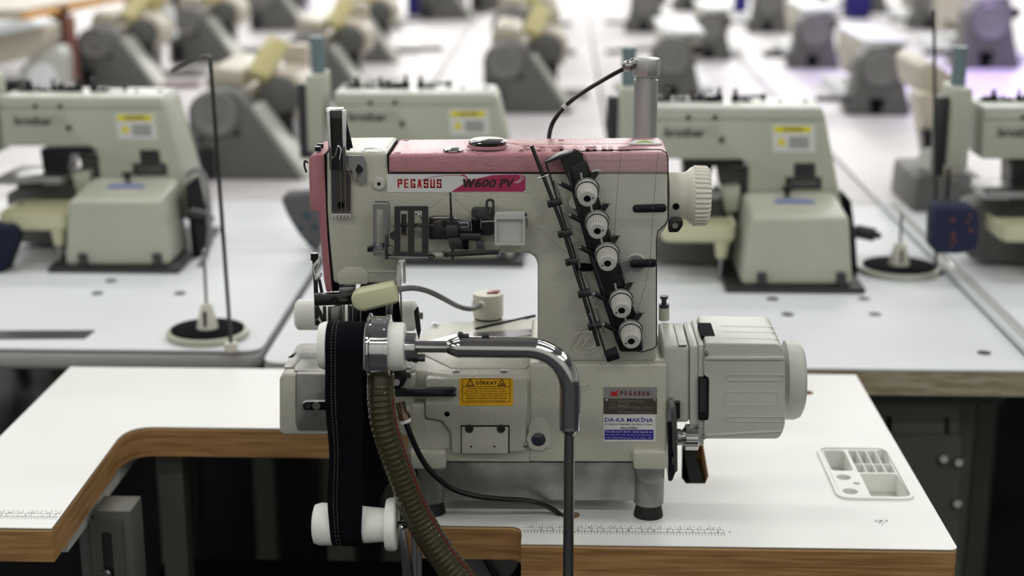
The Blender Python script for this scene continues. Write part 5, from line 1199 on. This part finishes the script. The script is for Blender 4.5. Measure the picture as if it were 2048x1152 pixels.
def trap_machine():
    Y = 4.36; a = at(1692, 230, Y); b = at(1822, 230, Y); R_ = root('far_machine', ((a.x + b.x) / 2, Y, TZ), 'x', 'sewing machine', 'grey-ended machines in the rows behind on the right')
    w = (b.x - a.x); cx = (a.x + b.x) / 2; z = TZ; h = at(1755, 92, Y).z - TZ
    op = [(cx - w * .12, z + .003), (cx + w * .02, z + .003), (cx + w * .10, z + h * .24), (cx - w * .16, z + h * .26)]
    part('end_housing', MB().prism([rnd([(cx - w * .5, z), (cx + w * .5, z), (cx + w * .34, z + h * .6), (cx + w * .30, z + h * .9), (cx + w * .1, z + h), (cx - w * .18, z + h * .98), (cx - w * .34, z + h * .8), (cx - w * .36, z + h * .45)], .01)], 'y', Y, Y + .12), MGREY, R_, bevel=.005)
    part('opening', MB().prism(rnd(op, .004), 'y', Y - .001, Y + .001), BLACKM, R_)
    part('pulley', MB().lathe([(0, w * .28), (.012, w * .28), (.018, w * .24), (.013, w * .19), (.013, w * .06), (.02, 0)], (cx - w * .02, Y, z + h * .68), (0, -1, 0), 26), PULL, R_)
    part('arm_body', MB().box(cx - .02, cx + .09, Y + .12, Y + .62, z + h * .5, z + h * .95), FCREAM, R_, bevel=.01)
    part('arm_lid', MB().box(cx - .03, cx + .10, Y + .10, Y + .60, z + h * .96, z + h * 1.03), BTABLE, R_, bevel=.004)
    part('orange_dot', MB().cyl((cx + .091, Y + .25, z + h * .8), (cx + .094, Y + .25, z + h * .8), .014, n=12).cyl((cx + .091, Y + .48, z + h * .7), (cx + .094, Y + .48, z + h * .7), .014, n=12), ORANGE, R_)
    part('head', MB().box(cx + .0, cx + .08, Y + .55, Y + .66, z + .05, z + h * .9), FCREAM, R_, bevel=.008)
    part('bed', MB().box(cx - .05, cx + .14, Y + .12, Y + .70, z, z + .03), BTABLE, R_, bevel=.003)
    part('foot_lever', MB().box(cx - w * .95, cx - w * .42, Y + .02, Y + .05, z + .035, z + .05), BLACK, R_)
    part('knob', MB().sph((cx + w * .42, Y + .05, z + h * .78), .018, 10), BLACK, R_)
    return R_
TR_ = trap_machine(); index_kids(); TR_['label'] = 'grey round-shouldered machine nearest on the right, above the button machine'
cp(TR_, 1628, 138, 'grey round-shouldered machine, second back on the right')
cp(TR_, 1537, 66, 'small grey round-shouldered machine, third back on the right')
cp(TR_, 1345, 205, 'grey round-shouldered machine right of the air cylinder')
cp(TR_, 1290, 66, 'small grey machine behind the air cylinder top')
cp(TR_, 1975, 138, 'large dark machine at the upper right corner in violet light', 1.25)
cp(TR_, 1380, 22, 'half-cut grey machine at the very top, right of the air cylinder')
cp(TR_, 1740, 26, 'half-cut grey machine at the very top beside the right royal blue box')
cp(TR_, 1625, 34, 'small grey machine at the top edge between the two blue boxes')
cp(TR_, 1420, 120, 'grey machine between the cylinder and the right-hand row', .9)
cp(TR_, 1860, 60, 'machine near the top right under violet light')
# cream machine head at right with orange dots
c = on(1885, 420)
FM = root('cream_machine', (c.x, c.y, TZ), 'cream machine with orange dots standing left of the right-hand button machine', 'sewing machine')
Y = c.y
part('column', MB().prism(rnd(XZ([(1838, 190), (1862, 185), (1925, 240), (1915, 400), (1870, 420), (1862, 330)], Y), .01), 'y', Y, Y + .10), FCREAM, FM, bevel=.006)
part('arm', MB().prism(rnd(XZ([(1830, 130), (1850, 118), (1925, 165), (1925, 200), (1840, 190)], Y + .1), .01), 'y', Y + .05, Y + .3), FCREAM, FM, bevel=.006)
for p in ((1905, 180), (1880, 245), (1890, 300)): part('orange_dot', MB().cyl(at(*p, Y + .002), at(*p, Y - .003), .010, n=12), ORANGE, FM)
part('dark_head', MB().prism(XZ([(1842, 258), (1866, 258), (1864, 310), (1846, 312)], Y - .01), 'y', Y - .03, Y + .01), BLACK, FM, bevel=.003)
part('dial', MB().cyl(at(1858, 318, Y - .02), at(1858, 318, Y - .05), .022, n=20, c=.004), CREAM2, FM)
part('bed_block', MB().prism(rnd(XZ([(1830, 350), (1960, 350), (1985, 440), (1820, 430)], Y), .01), 'y', Y - .02, Y + .2), MGREY, FM, bevel=.006)
# cream machine upper left with white lid
c = on(60, 205); Y = c.y
CM = root('cream_machine', (c.x, c.y, TZ), 'cream machine with tilted white lid at the upper left margin', 'sewing machine')
part('machine_body', MB().prism(rnd(XZ([(-30, 60), (40, 42), (88, 50), (92, 92), (60, 116), (-30, 135)], Y), .015), 'y', Y, Y + .15), FCREAM, CM, bevel=.01)
part('lid', MB().prism(rnd(XZ([(-30, 55), (60, 40), (86, 52), (-30, 76)], Y - .02), .01), 'y', Y - .04, Y + .12), BTABLE, CM, bevel=.008)
part('side_block', MB().prism(rnd(XZ([(78, 98), (118, 92), (130, 110), (132, 190), (70, 200), (40, 140)], Y + .04), .01), 'y', Y + .02, Y + .12), CREAM2, CM, bevel=.006)
part('white_wheel', MB().cyl(at(85, 160, Y), at(85, 160, Y + .08), .05, n=24, c=.01), BTABLE, CM)
part('bracket', MB().box(at(10, 190, Y).x, at(60, 190, Y).x, Y - .02, Y + .04, TZ, at(40, 160, Y).z), BLACK, CM)
# raised cutting table with orange edge, and post
c = on(60, 95); Y = 4.9
CT = root('cutting_table', (-1.9, Y, 0), 'raised table with orange-brown wooden edge at the upper left', 'table')
a = at(50, 34, 4.6); b = at(245, 3, 5.4)
part('tabletop', MB().prism([(a.x - .9, a.y - .1), (a.x, a.y), (b.x, b.y), (b.x - 1.4, b.y + .3)], 'z', a.z - .01, a.z + .022), FCREAM, CT)
part('wood_edge', MB().bar((a.x + .004, a.y - .006, a.z), (b.x + .004, b.y - .006, a.z), .038, .02, (0, 0, 1)), TAN, CT, bevel=.004)
p = on(146, 185); part('post', MB().box(p.x - .016, p.x + .016, p.y, p.y + .03, 0, a.z - .01), RUST, CT, bevel=.003)
part('black_panel', MB().box(p.x - .07, p.x - .018, p.y + .05, p.y + .07, TZ + .06, TZ + .26), BLACKM, CT)
# yellow cream lamp arm top
c = on(320, 180)
SL = root('swing_lamp', (c.x, c.y, TZ), 'white and yellow curved lamp arm above the upper left machines', 'lamp')
Y = c.y + .3
part('lamp_shade', MB().bar(at(300, 22, Y), at(322, -20, Y), .06, .04), YELC, SL, bevel=.01)
part('lamp_neck', MB().tube([at(292, 28, Y), at(315, 22, Y), at(340, 28, Y), at(341, 60, Y)], .016, 12), BTABLE, SL)
part('lamp_bulb', MB().sph(at(342, 66, Y), .024, 14), BTABLE, SL)
part('lamp_stem', MB().cyl(at(318, 30, Y), (at(318, 150, Y).x, Y, TZ), .010, n=12), FCREAM, SL)
# navy cloths
def cloth_blob(name, pts, Y, mtl, label, cat, th=.03, dots=None, dm=None):
    r = root(name, at(sum(p[0] for p in pts) / len(pts), max(p[1] for p in pts), Y), label, cat)
    part('cloth', MB().prism(rnd(XZ(pts, Y), .012, 5), 'y', Y, Y + th), mtl, r, bevel=.008, seg=3)
    for (x, y, rr_) in dots or []: part('printed_flower', MB().cyl(at(x, y, Y + .0004), at(x, y, Y - .0012), L(rr_, x, y, Y), n=10), dm, r)
    return r
Yn = on(1920, 510).y - .22
cloth_blob('floral_cloth', [(1874, 412), (1955, 416), (1962, 440), (1958, 500), (1925, 510), (1866, 508), (1868, 440)], Yn, mat('navy_floral_fabric', (30, 37, 64), .9), 'navy cloth with small orange flowers on the right machine', 'cloth', .06,
           [(1906, 440, 4), (1934, 444, 3), (1906, 468, 4), (1908, 480, 4), (1942, 460, 4), (1903, 492, 3), (1940, 432, 3)], mat('orange_flower_print', (116, 68, 56), .9))
cloth_blob('grey_garment', [(560, 392), (640, 388), (650, 470), (634, 509), (600, 472), (574, 430)], on(620, 508).y, GARM, 'grey patterned cloth hanging left of the pink side cover', 'cloth', .05, [(614, 430, 9), (600, 456, 7), (630, 452, 9), (622, 486, 8)], TEAL)
cloth_blob('navy_garment', [(-40, 450), (25, 455), (32, 480), (4, 556), (-40, 560)], 2.50, mat('dark_navy_fabric', (20, 26, 50), .95), 'dark navy cloth at the left margin under the cream tray', 'cloth', .05)
for (x, y, w, h, lab) in ((835, 22, 44, 26, 'royal blue box at the top, left of centre'), (1718, 28, 46, 28, 'royal blue box at the top, right of centre'), (1484, 18, 24, 20, 'small royal blue box at the top, beside the right machines'), (596, 6, 30, 16, 'royal blue box partly cut by the top edge')):
    Yb = 7.2; c = at(x, y, Yb); hw = L(w / 2, x, y, Yb); p = on(x, y + 10)
    Yb = min(p.y, 8.3); c = at(x, y, Yb); hw = L(w / 2, x, y, Yb)
    rb = root('storage_box', (c.x, Yb, TZ), lab, 'box', 'royal blue boxes at the far end')
    part('box_body', MB().box(c.x - hw, c.x + hw, Yb, Yb + .16, TZ, TZ + .15), ROYAL, rb, bevel=.008)
# black bars lying on far tables
for (x0, y0, x1, y1_, lab) in ((755, 104, 885, 100, 'long black bar lying on the white table, upper centre'), (1530, 110, 1580, 102, 'dark strip on the table left of the second right-hand machine'), (1215, 108, 1300, 100, 'brown strip on the table behind the air cylinder'), (330, 152, 385, 144, 'grey strip on the table behind the thread rod'), (308, 176, 400, 174, 'dark red strip lying on the table at the upper left')):
    a = on(x0, y0); b = on(x1, y1_)
    single('flat_bar', MB().bar(a + Vector((0, 0, .008)), b + Vector((0, 0, .008)), .03, .014, (0, 0, 1)), BLACKM if 'black' in lab or 'dark strip' in lab else mat('dull_red_strip', (120, 70, 78), .6) if 'red' in lab else DGREY, a, lab, 'bar', bevel=.003)
# ceiling strip lamps (built housings; each carries its own light)
pl = root('ceiling_lamp', (0, 0, 3.2), 'x', 'lamp', 'ceiling strip lamps')
part('housing', MB().box(-.68, .68, -.10, .10, 3.165, 3.2), WHITEP, pl, bevel=.004)
part('diffuser', MB().box(-.65, .65, -.08, .08, 3.155, 3.165), mat('lit_diffuser', (255, 250, 240), .5, emit=2.0), pl)
for c in kids(pl): c.data.transform(Matrix.Translation((0, 0, 0)))
index_kids()
for i, (x, y) in enumerate(LAMPS):
    o = pl if i == 0 else copy_tree(pl); o.location = (x, y, 3.2)
    o['label'] = 'white ceiling strip lamp, %s row from the front, %s' % (('first', 'second', 'third', 'fourth', 'fifth', 'sixth', 'seventh', 'eighth', 'last')[i // 4], ('far left', 'inner left', 'inner right', 'far right')[i % 4])
